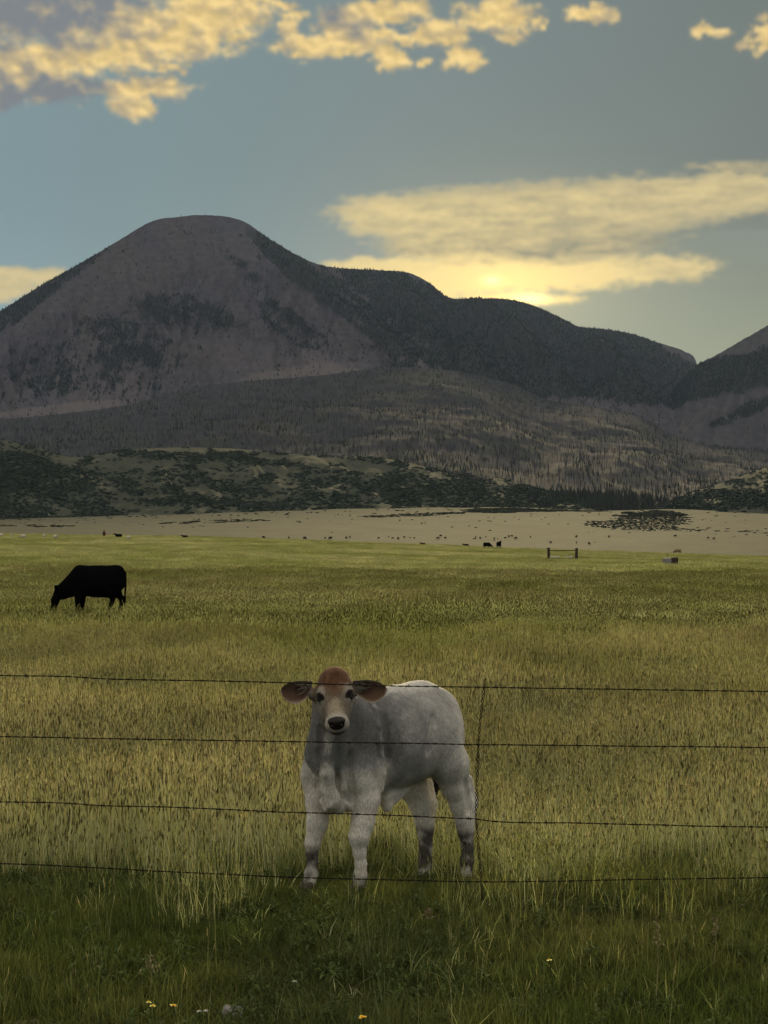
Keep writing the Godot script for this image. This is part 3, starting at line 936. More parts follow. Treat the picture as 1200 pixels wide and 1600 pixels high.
	for line in [[546, 1180, 544, 1205, 548, 1228, 551, 1250], [676, 1120, 672, 1150, 668, 1178], [497, 1225, 501, 1245, 506, 1262], [600, 1120, 604, 1160, 606, 1195], [728, 1222, 731, 1246, 732, 1270]]:      # creases between the muscles
		var at2: Array[Vector3] = []
		for i in line.size() / 2: at2.append(hit.call(line[i * 2], line[i * 2 + 1]))
		for i in at2.size() - 1:
			for j in 4: g.ball(at2[i].lerp(at2[i + 1], j / 4.0), Vector3(.009, .014, .009), 0.028, Basis.IDENTITY, true)
	var s := g.nets()
	var v: PackedVector3Array = s[0]
	var c := PackedColorArray()
	for p in v:
		var k := calf_coat(p, h0, A, B, S, folds)
		c.append(Color(k.x, k.y, k.z))
	var body := put("body", mesh_of(v, s[1], c, s[2]), M.coat, t)
	# short hair lying down and back, away from the nose on the face
	var hv := PackedVector3Array()
	var hn := PackedVector3Array()
	var hc := PackedColorArray()
	var hi := PackedInt32Array()
	for i in 90000:
		var at3 := rng.randi() % v.size()
		var p := v[at3]
		var n: Vector3 = s[1][at3]
		var q := p - h0
		var on_head := q.dot(A) > -.06 and absf(q.dot(S)) < .12 and p.x > .66 and q.dot(B) > -.14
		if on_head and q.dot(A) > .25: continue
		var flow := Vector3(-.55, -1.0, 0) if not on_head else -A
		flow += Vector3(n_fine.get_noise_3d(p.x * 90, p.y * 90, p.z * 90), 0, n_fine.get_noise_3d(p.z * 90, p.x * 90, p.y * 90)) * 0.6
		flow = (flow - n * flow.dot(n)).normalized()
		var l := rng.randf_range(.007, .014) if not on_head else rng.randf_range(.004, .008)
		var sd := n.cross(flow) * rng.randf_range(.0006, .0012)
		var k := c[at3] * rng.randf_range(0.62, 1.3)
		var o := hv.size()
		hv.append_array([p - sd - n * .001, p + sd - n * .001, p + flow * l + n * l * rng.randf_range(.12, .4)])
		for j in 3:
			hn.append((n + flow * 0.2).normalized())
			hc.append(k)
		hi.append_array([o, o + 1, o + 2])
	tag(put("coat_hair", mesh_of(hv, hn, hc, hi), M.plain_vertex, body), "", "", "", "stuff")
	for q in [-1.0, 1.0]:
		var e := SphereMesh.new()
		e.radius = .0145
		e.height = .029
		e.radial_segments = 24
		e.rings = 12
		put("eye", e, M.eye, t).position = H.call(.130, -.029, q * .0695)
		var st := st_new()                      # the dark upper lid
		var arc := PackedVector3Array()
		for i in 9:
			var a := PI * i / 8.0
			arc.append(H.call(.130 - cos(a) * .020, -.013 - sin(a) * .002, q * (.0715 + sin(a) * .007)) - A * sin(a) * .012)
		tube_into(st, arc, .0036, .0030, 5)
		put("eyelid", st_done(st), M.eye, t)
	# the nose pad with two nostrils
	var ng := Field.new(H.call(.30, -.012, 0) - Vector3.ONE * .07, H.call(.30, -.012, 0) + Vector3.ONE * .07, 0.0026)
	ng.ball(H.call(.298, -.014, 0), Vector3(.022, .032, .036), 0.01, hb)
	ng.ball(H.call(.290, .004, 0), Vector3(.020, .016, .041), 0.012, hb)
	for q in [-1.0, 1.0]:
		ng.ball(H.call(.313, .002, q * .025), Vector3(.010, .007, .010), 0.005, hb * Basis(Vector3(1, 0, 0), q * 0.5), true)
	s = ng.nets()
	put("nose", mesh_of(s[0], s[1], PackedColorArray(), s[2]), M.nose, t)
	# ears: cupped leaves with thickness, the hollow turned to us
	for q in [-1.0, 1.0]:
		var root: Vector3 = P.call(490, 1071, 8.40) if q < 0 else P.call(550, 1070, 8.38)
		var tip: Vector3 = P.call(437, 1079, 8.36) if q < 0 else P.call(606, 1077, 8.36)
		var ax := tip - root
		var fw := (inv.basis * Vector3(0, -0.25, 1)).normalized()
		var dn := ax.cross(fw).normalized()
		if dn.dot(Vector3.UP) > 0: dn = -dn
		fw = ax.cross(dn).normalized()
		if fw.dot(inv.basis * Vector3(0, 0, 1)) < 0: fw = -fw
		var nu := 26
		var nv := 15
		var ev := PackedVector3Array()
		var en := PackedVector3Array()
		var ec := PackedColorArray()
		var ei := PackedInt32Array()
		for side in 2:
			for i in nu:
				var a := i / float(nu - 1)
				for j in nv:
					var b := j / float(nv - 1) * 2.0 - 1.0
					var w := .019 + .036 * pow(sin(PI * clampf(a * 0.86 + 0.03, 0, 1)), 1.1)
					if a > 0.62: w *= sqrt(maxf(0.0, 1.0 - pow((a - 0.62) / 0.38, 2.4)))
					var cup := .030 * (1.0 - b * b) * (1.0 - 0.45 * a) * smoothstep(0.0, 0.12, 1.0 - a)
					var mid := dn * (.012 * sin(PI * a) + w * 0.10)
					var p := root + ax * a + mid + dn * (b * w * (1.0 - 0.12 * (1 - absf(b)))) - fw * cup + fw * (.012 * a)
					p -= fw * (.0045 * (1.0 - pow(absf(b), 6.0)) * (1.0 - pow(a, 8.0))) * side
					ev.append(p)
					var k := Vector3(.30, .28, .25)
					if side == 0:
						var e: float = maxf(absf(b), smoothstep(0.75, 1.0, a))
						var st2: float = n_fine.get_noise_2d(b * 60.0 + a * 20.0, a * 9.0 + q * 40.0)
						k = Vector3(.125, .075, .052).lerp(Vector3(.03, .018, .014), clampf(1.25 - absf(a - 0.28) * 3.4 - absf(b + 0.1) * 0.6 + st2 * 0.5, 0, 1))
						k = k.lerp(Vector3(.135, .075, .05), clampf((b - 0.1) * 0.9 + (a - 0.4) * 0.5 + st2 * 0.5, 0, 1))
						k = k.lerp(Vector3(.36, .31, .25), smoothstep(0.82, 0.98, e + st2 * 0.06))
						k = k.lerp(Vector3(.24, .22, .19), 1.0 - smoothstep(0.02, 0.16, a + st2 * 0.1))
					ec.append(Color(k.x, k.y, k.z))
					if i < nu - 1 and j < nv - 1:
						var r := side * nu * nv + i * nv + j
						if (side == 0) == (q > 0): ei.append_array([r, r + 1, r + nv, r + 1, r + nv + 1, r + nv])
						else: ei.append_array([r, r + nv, r + 1, r + 1, r + nv, r + nv + 1])
		en.resize(ev.size())
		for side in 2:
			for i in nu:
				for j in nv:
					var o := side * nu * nv
					var da := ev[o + mini(i + 1, nu - 1) * nv + j] - ev[o + maxi(i - 1, 0) * nv + j]
					var db := ev[o + i * nv + mini(j + 1, nv - 1)] - ev[o + i * nv + maxi(j - 1, 0)]
					var w := da.cross(db).normalized()
					en[o + i * nv + j] = w if (w.dot(fw) > 0) == (side == 0) else -w
		for i in range(0, ei.size(), 3):
			if (ev[ei[i + 2]] - ev[ei[i]]).cross(ev[ei[i + 1]] - ev[ei[i]]).dot(en[ei[i]]) < 0:
				var w := ei[i + 1]
				ei[i + 1] = ei[i + 2]
				ei[i + 2] = w
		var ear := put("ear", mesh_of(ev, en, ec, ei), M.plain_vertex, t)
		var st := st_new()                      # pale hairs over the ear's root
		for i in 46:
			var a := rng.randf_range(0.0, 0.30)
			var b := rng.randf_range(-0.9, 0.9)
			var p := root + ax * a + dn * (b * .026) - fw * .012
			var e := p + ax * rng.randf_range(.12, .28) + dn * rng.randf_range(-.02, .02) + fw * rng.randf_range(.004, .016)
			tube_into(st, PackedVector3Array([p, (p + e) * 0.5 + fw * .005, e]), .0009, .0003, 3)
		put("ear_hair", st_done(st), M.ear_hair, ear)
	# hooves
	for q in [[484, 1382, 8.55], [561, 1387, 8.49], [728, 1374, 8.96], [662, 1372, 9.05]]:
		var st := st_new()
		var p: Vector3 = P.call(q[0], q[1], q[2])
		for k in [-1.0, 1.0]:
			var d := Vector3(.012, 0, k * .016)
			var prev := PackedVector3Array()
			for j in 4:
				var rad: float = [.021, .023, .025, .026][j]
				var ring := PackedVector3Array()
				for i in 12:
					var a := TAU * i / 12
					ring.append(p + d + Vector3(cos(a) * rad * (1.25 if cos(a) > 0 else 0.9) + .003 * j, .024 - .015 * j, sin(a) * rad * 0.62))
				if j:
					for i in 12:
						var i2 := (i + 1) % 12
						for w in [prev[i], ring[i], ring[i2], prev[i], ring[i2], prev[i2]]: st.add_vertex(w)
				prev = ring
		put("hoof", st_done(st), M.hoof, t)
	# tail hanging between the hind legs, ending in a dark switch
	var st := st_new()
	var path := PackedVector3Array()
	for q in [[690, 1090, 9.16], [700, 1106, 9.26], [700, 1140, 9.30], [694, 1175, 9.30], [687, 1205, 9.28], [682, 1216, 9.27]]: path.append(P.call(q[0], q[1], q[2]))
	tube_into(st, path, .022, .011, 8)
	var tail := put("tail", st_done(st), M.tail, t)
	st = st_new()
	for i in 150:
		var a: Vector3 = P.call(682, 1213, 9.27)
		var w := Vector3(rng.randfn(), rng.randfn() * 0.4, rng.randfn()) * .008
		var l := rng.randf_range(0.45, 1.0)
		var b: Vector3 = a.lerp(P.call(667, 1263, 9.25), l)
		tube_into(st, PackedVector3Array([a + w * 0.6, a.lerp(b, 0.5) + w * 2.1, b + w * (1.2 - l * 0.6)]), .0024, .0008, 3)
	put("switch", st_done(st), M.switch_hair, tail)

func to_line(p: Vector3, path: PackedVector3Array) -> float:
	var best := 9.0
	for i in path.size() - 1: best = minf(best, p.distance_to(Geometry3D.get_closest_point_to_segment(p, path[i], path[i + 1])))
	return best

func calf_coat(p: Vector3, h0: Vector3, A: Vector3, B: Vector3, S: Vector3, folds: Array[PackedVector3Array]) -> Vector3:
	var q := p - h0
	var a := q.dot(A)
	var b := q.dot(B)
	var s := q.dot(S)
	var w1: float = n_fine.get_noise_3d(p.x * 160, p.y * 160, p.z * 160)
	var w2: float = n_fine.get_noise_3d(p.x * 500, p.y * 220, p.z * 500)
	var grey := Vector3(.305, .303, .295) * (1.0 + 0.22 * w2)
	var white := Vector3(.84, .80, .72) * (1.0 + 0.12 * w2)
	var y := p.y
	var f := p.x
	# trunk and legs
	var w := smoothstep(.62, .49, y + w1 * .05) * smoothstep(.40, .55, f)
	w = maxf(w, 0.85 * smoothstep(.13, -.10, f + w1 * .08 + (y - .7) * .25))
	w = maxf(w, smoothstep(.50, .40, y + w1 * .04))
	w = maxf(w, 0.75 * smoothstep(.885, .925, y + w1 * .02) * (1.0 - smoothstep(.45, .55, f)))
	w = maxf(w, 0.35 * smoothstep(.42, .15, f + w1 * .2))
	var c := (grey * (1.0 - 0.38 * smoothstep(.36, .50, f + w1 * .05) * smoothstep(.56, .66, y))).lerp(white, clampf(w, 0, 1))
	if f > .45 and y < .56: c = c.lerp(Vector3(.46, .40, .31), 0.35 * clampf(0.5 + w1 * 2.0, 0, 1))
	if f < -.02 and y < .7: c = c.lerp(Vector3(.42, .36, .29), 0.3 * clampf(0.4 + w1 * 2.0, 0, 1))
	if f > .35:
		c = c.lerp(white, 0.6 * smoothstep(.030, .006, to_line(p, folds[1]) + w1 * .022) * smoothstep(.80, .70, y))       # the dewlap's pale edge
		c = c.lerp(white, 0.45 * smoothstep(.016, .005, to_line(p, folds[0]) + w1 * .006))
	# mud caked on the lower legs
	var mud := 0.0
	if f > .5:
		if p.z > .0: mud = smoothstep(.22, .15, y + w1 * .05) * smoothstep(.03, .085, y + w1 * .03) * (0.85 + 0.9 * w1)
		else: mud = 0.3 * smoothstep(.03, .0, absf(y - .215) + w1 * .05) * clampf(0.5 + w1 * 2.0, 0, 1) + 0.4 * smoothstep(.10, .05, y + w1 * .05)
	else:
		mud = smoothstep(.27, .17, y + w1 * .08) * (0.75 + 1.1 * w1) * smoothstep(-.02, .05, y + w1 * .04)
	c = c.lerp(Vector3(.058, .048, .040) * (1.0 + 0.4 * w2), clampf(mud * 1.2, 0, 0.92))
	# head
	var head := smoothstep(-.175, -.125, b) * smoothstep(.135, .10, absf(s)) * smoothstep(-.10, -.06, a) * smoothstep(.60, .70, f)
	if head > 0.0:
		var n := w1 * .035
		var k := Vector3(.235, .19, .14) * (1.0 + 0.2 * w2)
		k = k.lerp(Vector3(.19, .18, .165), smoothstep(.045, .075, absf(s) + n) * smoothstep(.10, .14, a))
		var crown := smoothstep(.20, .075, a + n * 1.6 + absf(s) * 0.95) * smoothstep(.105, .070, absf(s) + n * 0.8)
		k = k.lerp(Vector3(.165, .082, .043) * (1.0 + 0.5 * w2 + 0.7 * w1), crown)
		var lid := Vector2((a - .122) / .052, (absf(s) - .066) / .022).length()
		k = k.lerp(Vector3(.42, .39, .34), smoothstep(1.15, .65, lid + n * 8.0) * 0.5)
		k = k.lerp(Vector3(.012, .010, .009), smoothstep(1.2, .8, Vector2((a - .132 + (absf(s) - .069) * 0.8) / .0165, (absf(s) - .067) / .020).length()) * smoothstep(-.06, -.035, b))
		k = k.lerp(Vector3(.43, .36, .26), smoothstep(.06, .03, Vector2((a - .235) * 0.8, s).length() + n) * 0.85)
		k = k.lerp(Vector3(.50, .455, .39), smoothstep(.245, .268, a + n * 0.5))
		if a > .285 and absf(b + .066) < .008: k = Vector3(.02, .016, .014)
		k = k.lerp(Vector3(.10, .075, .06), smoothstep(.255, .285, a) * smoothstep(-.068, -.078, b) * 0.6)
		c = c.lerp(k, head)
	return c

# ------------------------------------------------------------------ cattle
func cow_mesh(cell: float, pose: String) -> ArrayMesh:
	var g := Field.new(Vector3(-2.05, -.06, -.42), Vector3(.16, 1.42, .42), cell)
	var lie := -0.42 if pose == "lying" else 0.0
	var o := Vector3(0, lie, 0)
	g.ball(o + Vector3(-.62, .80, 0), Vector3(.66, .37, .31), 0.08)
	g.ball(o + Vector3(-1.06, .80, 0), Vector3(.27, .37, .25), 0.08)
	g.ball(o + Vector3(-.20, .88, 0), Vector3(.22, .31, .25), 0.08)
	g.cone(o + Vector3(-.12, 1.08, 0), o + Vector3(-1.10, 1.07, 0), .11, .12, 0.10)
	g.cone(o + Vector3(-.06, 1.06, 0), o + Vector3(-.05, .74, 0), .09, .09, 0.10)
	g.ball(o + Vector3(-.34, .52, 0), Vector3(.15, .10, .11), 0.06)
	if pose == "grazing":
		g.cone(Vector3(-1.10, .92, 0), Vector3(-1.56, .60, 0), .25, .155, 0.10)
		g.cone(Vector3(-1.12, .66, 0), Vector3(-1.52, .47, 0), .16, .09, 0.10)
		g.cone(Vector3(-1.64, .55, 0), Vector3(-1.73, .36, 0), .115, .10, 0.06)
		g.cone(Vector3(-1.72, .36, 0), Vector3(-1.78, .10, 0), .095, .066, 0.05)
	else:
		g.cone(o + Vector3(-1.15, .98, 0), o + Vector3(-1.50, 1.22, 0), .22, .13, 0.10)
		g.cone(o + Vector3(-1.50, 1.25, 0), o + Vector3(-1.84, 1.10, 0), .11, .065, 0.05)
	if pose == "lying":
		for k in [-1.0, 1.0]:
			g.cone(Vector3(-1.05, .2, k * .16), Vector3(-1.32, .05, k * .24), .10, .06, 0.05)
			g.cone(Vector3(-1.32, .05, k * .24), Vector3(-1.05, .03, k * .27), .055, .045, 0.03)
			g.ball(Vector3(-.28, .18, k * .2), Vector3(.28, .20, .12), 0.06)
			g.cone(Vector3(-.48, .06, k * .33), Vector3(-.15, .03, k * .36), .06, .045, 0.03)
	else:
		for q in [[-1.10, -1.13, .13, -1.15], [-1.05, -1.04, -.13, -1.06]]:
			g.cone(Vector3(q[0], .60, q[2]), Vector3(q[1], .36, q[2]), .13, .075, 0.06)
			g.cone(Vector3(q[1], .36, q[2]), Vector3(q[1] - .01, .12, q[2]), .07, .048, 0.03)
			g.cone(Vector3(q[1] - .01, .12, q[2]), Vector3(q[3], .0, q[2]), .052, .060, 0.03)
		for q in [[-.27, -.24, .15, -.33], [-.18, -.03, -.15, -.08]]:
			g.cone(Vector3(-.22, .78, q[2]), Vector3(q[0], .56, q[2]), .19, .13, 0.08)
			g.cone(Vector3(q[0], .56, q[2]), Vector3(q[1], .40, q[2]), .12, .068, 0.05)
			g.cone(Vector3(q[1], .40, q[2]), Vector3(q[3], .12, q[2]), .064, .048, 0.03)
			g.cone(Vector3(q[3], .12, q[2]), Vector3(q[3] - .02, .0, q[2]), .052, .060, 0.03)
	var s := g.nets()
	var c := PackedColorArray()
	for p in s[0]:
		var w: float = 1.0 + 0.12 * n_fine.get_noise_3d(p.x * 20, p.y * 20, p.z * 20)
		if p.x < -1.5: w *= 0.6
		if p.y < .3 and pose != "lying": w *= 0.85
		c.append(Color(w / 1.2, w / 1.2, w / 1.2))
	return mesh_of(s[0], s[1], c, s[2])

func cow(called: String, body: ArrayMesh, pose: String, m: Material, at: Vector3, turn: float, size: float, label: String, category: String, group := "") -> Node3D:
	var t := base(called, at, turn)
	t.scale = Vector3.ONE * size
	tag(t, label, category, group)
	put("body", body, m, t)
	var head := Vector3(-1.64, .60, 0) if pose == "grazing" else Vector3(-1.47, 1.28 - (0.42 if pose == "lying" else 0.0), 0)
	for k in [-1.0, 1.0]:
		var st := st_new()
		var d := Vector3(-.05, .06, k * .16)
		if pose == "grazing": d = Vector3(-.06, .12, k * .11)
		var prev := PackedVector3Array()
		for j in 6:                                      # a flat leaf shaped ear
			var a := j / 5.0
			var r := .055 * sin(PI * clampf(a * 0.85 + 0.12, 0, 1))
			var ring := PackedVector3Array()
			for i in 8:
				var w := TAU * i / 8
				ring.append(head + Vector3(0, 0, k * .08) + d * a * 1.1 + Vector3(cos(w) * r, sin(w) * r * 0.8, 0) + Vector3(0, 0, sin(w) * r * 0.25))
			if j:
				for i in 8:
					var i2 := (i + 1) % 8
					for p in [prev[i], ring[i], ring[i2], prev[i], ring[i2], prev[i2]]: st.add_vertex(p)
			prev = ring
		put("ear", st_done(st), m, t)
	var lie := -0.42 if pose == "lying" else 0.0
	var st := st_new()
	tube_into(st, PackedVector3Array([Vector3(-.02, 1.10 + lie, 0), Vector3(.07, 1.02 + lie, 0), Vector3(.075, .7 + lie * 0.6, .01), Vector3(.06, .45 + lie * 0.6, .02)]), .035, .022, 6)
	tube_into(st, PackedVector3Array([Vector3(.06, .47 + lie * 0.6, .02), Vector3(.06, .35 + lie * 0.5, .03), Vector3(.05, .22 + lie * 0.4, .03)]), .035, .010, 6)
	put("tail", st_done(st), m, t)
	return t

func meadow_d(u: float, v: float) -> float:        # where a sight line meets the meadow or the plain
	var d := 20.0
	while d < 349.0:
		if v_of(Vector3(0, meadow_h((u - UC) / F * d, -d), -d)) <= v: return d
		d += 1.0
	return 349.0

func plain_d(u: float, v: float) -> float:
	var d := 745.0
	while d < 1800.0:
		if v_of(Vector3(0, plain_h(u, d), -d)) <= v: return d
		d += 4.0
	return 1790.0

func stand(u: float, v: float, far: bool) -> Vector3:
	var d := plain_d(u, v) if far else meadow_d(u, v)
	var x := (u - UC) / F * d
	return Vector3(x, plain_h(u, d) if far else meadow_h(x, -d), -d)

func make_cattle() -> void:
	var fine := cow_mesh(0.021, "grazing")
	var rough := cow_mesh(0.055, "grazing")
	var upright := cow_mesh(0.055, "standing")
	var lying := cow_mesh(0.055, "lying")
	var black: Material = mat("black_hide", lin(.004, .004, .0045), 0.9, true, 0.05)
	var brown := mat("brown_hide", lin(.10, .035, .018), 0.8, true, 0.2)
	var cream := mat("cream_hide", lin(.62, .56, .46), 0.8, true, 0.2)
	var tan := mat("tan_hide", lin(.26, .19, .12), 0.8, true, 0.2)
	var d := 46.0
	var big := cow("grazing_cow", fine, "grazing", black, Vector3((192.0 - UC) / F * d, meadow_h(-6.6, -d) + 0.03, -d), 0.06, 1.07, "large black cow grazing with lowered head in the middle of the meadow", "cow")
	big.scale.x *= 0.93
	var p := stand(764, 857, false)
	cow("grazing_cow", rough, "grazing", black, p + Vector3(-1.0, 0, 0), PI - 0.1, 0.92, "left one of two far black cattle standing head to head at the meadow's edge", "cow")
	cow("grazing_cow", upright, "standing", black, p + Vector3(1.6, 0, 0), PI / 2 + 0.3, 1.05, "right one of two far black cattle, end on, at the meadow's edge", "cow")
	cow("brown_cow", upright, "standing", brown, stand(164, 839, false) + Vector3(0, 0, 0.6), -PI / 2 + 0.25, 0.9, "far red brown cow seen from behind at the left end of the meadow", "cow")
	var rest := "black cattle lying at the far edge of the meadow"
	cow("resting_cow", lying, "lying", black, stand(190, 840, false), 0.1, 0.85, "far black cow lying just right of the red brown cow", "cow", rest)
	cow("resting_cow", lying, "lying", black, stand(293, 841, false), 0.2, 0.7, "far black cow lying alone at the meadow's edge, above the grazing cow's right", "cow", rest)
	cow("resting_cow", lying, "lying", black, stand(664, 852, false), 0.0, 0.6, "leftmost of two small black cows lying left of the head to head pair", "cow", rest)
	cow("resting_cow", lying, "lying", black, stand(732, 853, false), 0.0, 0.7, "small black cow lying just left of the head to head pair", "cow", rest)
	cow("tan_cow", rough, "grazing", tan, stand(1064, 865, false), 0.05, 0.88, "far tan cow grazing above the two blocks on the right", "cow")
	var i := 0
	for q in [[4, 840, 0.7], [18, 841, 1.9], [40, 842, 0.2], [84, 843, 2.6], [203, 844, 1.2], [68, 841, 2.2]]:
		cow("pale_cow", upright if i % 2 else rough, "standing" if i % 2 else "grazing", cream, stand(q[0], q[1], false), q[2], 0.62, ["tiny cream calf at the very left edge of the meadow's rim", "tiny cream calf second from the left on the meadow's rim", "tiny cream calf third from the left on the meadow's rim", "tiny cream calf midway between the left edge and the red brown cow", "tiny cream calf just right of the lying black cow", "tiny cream calf fourth from the left on the meadow's rim"][i], "calf", "cream calves on the meadow's rim")
		i += 1
	var first: Node3D = null
	for q in [[410, 840], [451, 840], [474, 841], [478, 840], [507, 840], [516, 840], [519, 841], [540, 840], [547, 839], [593, 840], [607, 838], [612, 840], [621, 841], [630, 839], [648, 840], [682, 841], [690, 837], [694, 840], [743, 839], [749, 840], [759, 838], [771, 841], [778, 841], [791, 840], [796, 838], [798, 837], [808, 841], [829, 838], [862, 847], [901, 847], [919, 849], [902, 838], [953, 838], [1057, 837], [1108, 840], [1117, 841], [626, 812], [645, 811], [388, 823], [470, 815]]:
		var at := stand(q[0], q[1] + 2.0, true)
		var t: Node3D
		if first == null:
			t = cow("distant_cow", rough, "grazing", black, at, 0.0, 0.9, "tiny black cow grazing far out on the pale plain", "cow", "far cattle on the pale plain")
			first = t
		else:
			t = first.duplicate()
			t.name = numbered("distant_cow")
			add_child(t)
			t.position = at
		t.rotation.y = rng.randf() * TAU
		t.scale = Vector3.ONE * rng.randf_range(0.6, 1.0)

# ------------------------------------------------------------------ fence
func wire_point(a: Array, x: float) -> Vector3:
	var u := UC + F * x / 7.9
	return Vector3(x, EYE + (HV - prof(u, a)) / F * 7.9 + 0.0015 * n_fine.get_noise_1d(x * 40.0 + a[1]), -7.9 + 0.002 * n_fine.get_noise_1d(x * 30.0 + a[1] + 90.0))

func make_fence() -> void:
	var rows := [
		["topmost barbed wire strand, crossing the calf's forehead", [-2000, 1030, 0, 1055, 110, 1057, 160, 1060, 250, 1062, 430, 1066, 600, 1071, 757, 1073.5, 1000, 1077, 1200, 1080, 3200, 1100]],
		["second barbed wire strand from the top, crossing below the calf's chin", [-2000, 1130, 0, 1150, 160, 1153, 300, 1155.5, 430, 1157.5, 600, 1160, 750, 1162.5, 950, 1164.5, 1200, 1167, 3200, 1180]],
		["third barbed wire strand from the top, crossing the calf's upper legs", [-2000, 1230, 0, 1251.5, 110, 1253.5, 155, 1257, 280, 1260, 430, 1267, 600, 1272, 700, 1276.5, 743, 1278, 770, 1281.5, 900, 1284.5, 1200, 1291, 3200, 1310]],
		["lowest barbed wire strand, half sunk in the grass at the calf's hooves", [-2000, 1325, 0, 1347, 120, 1352, 240, 1358.5, 400, 1366, 480, 1369, 640, 1373, 750, 1375.5, 860, 1374.5, 1000, 1372, 1200, 1369, 3200, 1350]]]
	for q in rows:
		var t := base("barbed_wire", Vector3(0, 0, 0))
		tag(t, q[0], "barbed wire", "barbed wires of the fence")
		var st := st_new()
		for k in 2:
			var pts := PackedVector3Array()
			var x := -6.5
			while x < 6.5:
				var a := x * TAU / 0.075 + PI * k
				pts.append(wire_point(q[1], x) + Vector3(0, cos(a), sin(a)) * .0017)
				x += 0.0125
			tube_into(st, pts, .0016, .0016, 4)
		put("strand", st_done(st), M.wire, t)
		st = st_new()
		var x := -6.45
		while x < 6.45:
			x += rng.randf_range(.115, .135)
			var p := wire_point(q[1], x)
			var coil := PackedVector3Array()
			for i in 13:
				var a := TAU * i / 5.0
				coil.append(p + Vector3((i - 6) * .0016, cos(a) * .0042, sin(a) * .0042))
			tube_into(st, coil, .0013, .0013, 4)
			for k in 4:
				var a := rng.randf() * TAU
				var e := Vector3(rng.randf_range(-.004, .004) + (.006 if k < 2 else -.006), cos(a) * .013, sin(a) * .013)
				tube_into(st, PackedVector3Array([p + Vector3(.004 if k < 2 else -.004, 0, 0), p + e]), .0013, .0006, 4)
		tag(put("barbs", st_done(st), M.wire, t), "", "", "", "stuff")
	# a loose stay of two twisted wires
	var t := base("fence_stay", px(752, 1402, 7.88))
	tag(t, "upright stay of two twisted wires tying the strands together right of the calf", "fence stay")
	var path := [1062, 757.5, 1080, 755.5, 1110, 752, 1150, 748, 1200, 746, 1250, 744, 1280, 743.5, 1310, 746, 1360, 750.5, 1405, 753]
	for k in 2:
		var st := st_new()
		var pts := PackedVector3Array()
		var v := 1062.0 - (4.0 if k else 0.0)
		while v < 1405.0:
			var a := v * TAU / 15.0 + PI * k
			pts.append(px(prof(v, path), v, 7.895) - t.position + Vector3(cos(a), 0, sin(a)) * .0046)
			v += 1.25
		tube_into(st, pts, .0019, .0019, 5)
		put("twisted_wire", st_done(st), M.wire, t)

# ------------------------------------------------------------------ things far out on the meadow
func rough_block(size: Vector3, seed_: int, cut := 0.06) -> ArrayMesh:
	var g := Field.new(-size * 0.5 - Vector3.ONE * size.length() * 0.12, size * 0.5 + Vector3.ONE * size.length() * 0.12, size.length() / 22.0)
	for z in g.nz:
		for y in g.ny:
			for x in g.nx:
				var p := g.lo + Vector3(x, y, z) * g.h
				var q := p.abs() - size * 0.5 + Vector3.ONE * size.length() * cut
				g.f[(z * g.ny + y) * g.nx + x] = q.max(Vector3.ZERO).length() + minf(maxf(q.x, maxf(q.y, q.z)), 0.0) - size.length() * cut + size.length() * 0.05 * n_fine.get_noise_3d(p.x / size.length() * 30.0 + seed_, p.y / size.length() * 30.0, p.z / size.length() * 30.0)
	var s := g.nets()
	return mesh_of(s[0], s[1], PackedColorArray(), s[2])

func make_field_things() -> void:
	var d := 200.0
	var at := Vector3((879.0 - UC) / F * d, 0, -d)
	at.y = meadow_h(at.x, -d)
	var t := base("fence_brace", at)
	tag(t, "lone pair of dark wooden posts with a low pale plank, far out right of centre", "fence brace")
	for k in [-1.0, 1.0]:
		var m := CylinderMesh.new()
		m.top_radius = .16
		m.bottom_radius = .175
		m.height = 1.65
		m.radial_segments = 10
		var o := put("post", m, M.old_wood, t)
		o.position = Vector3(k * 1.55, 0.68 - (0.05 if k > 0 else 0.0), 0)
		o.rotation.z = -0.02 * k
	for q in [[-0.95, 1.05, .10], [.65, .95, .08]]:
		var o := put("plank", rough_block(Vector3(q[1], q[2] * 1.5, .14), 3), M.pale_wood, t)
		o.position = Vector3(q[0], .43, .25)
		o.rotation.z = 0.04
	var wst := st_new()
	for y in [0.35, 0.7, 1.2]: tube_into(wst, PackedVector3Array([Vector3(-1.55, y, 0), Vector3(0, y - .03, 0), Vector3(1.55, y, 0)]), .05 if y > 1.0 else .022, .05 if y > 1.0 else .022, 6)
	tag(put("rail", st_done(wst), M.old_wood, t), "")
	d = 170.0
	for q in [[1042.0, .82, .70, "concrete_block", "weathered grey concrete block far out on the right, left of the brown stump", "block", "stone"], [1053.5, .64, .78, "wooden_stump", "squat brown wooden stump far out on the right, beside the grey block", "stump", "old_wood"]]:
		at = Vector3((q[0] - UC) / F * d, 0, -d)
		at.y = meadow_h(at.x, -d)
		var o := put(q[3], rough_block(Vector3(q[1], q[2], .6), 7), M["block" if q[6] == "stone" else "old_wood"])
		o.position = at + Vector3(0, q[2] * 0.5 - .04, 0)
		tag(o, q[4], q[5])
	var st := st_new()
	at = Vector3((1043.0 - UC) / F * (d + 1), 0, -d - 1)
	at.y = meadow_h(at.x, at.z)
	tube_into(st, PackedVector3Array([Vector3(0, -.1, 0), Vector3(.03, .6, 0), Vector3(0, 1.15, 0)]), .035, .025, 6)
	var o := put("wooden_stake", st_done(st), M.old_wood)
	o.position = at
	tag(o, "thin wooden stake standing behind the grey concrete block", "stake")

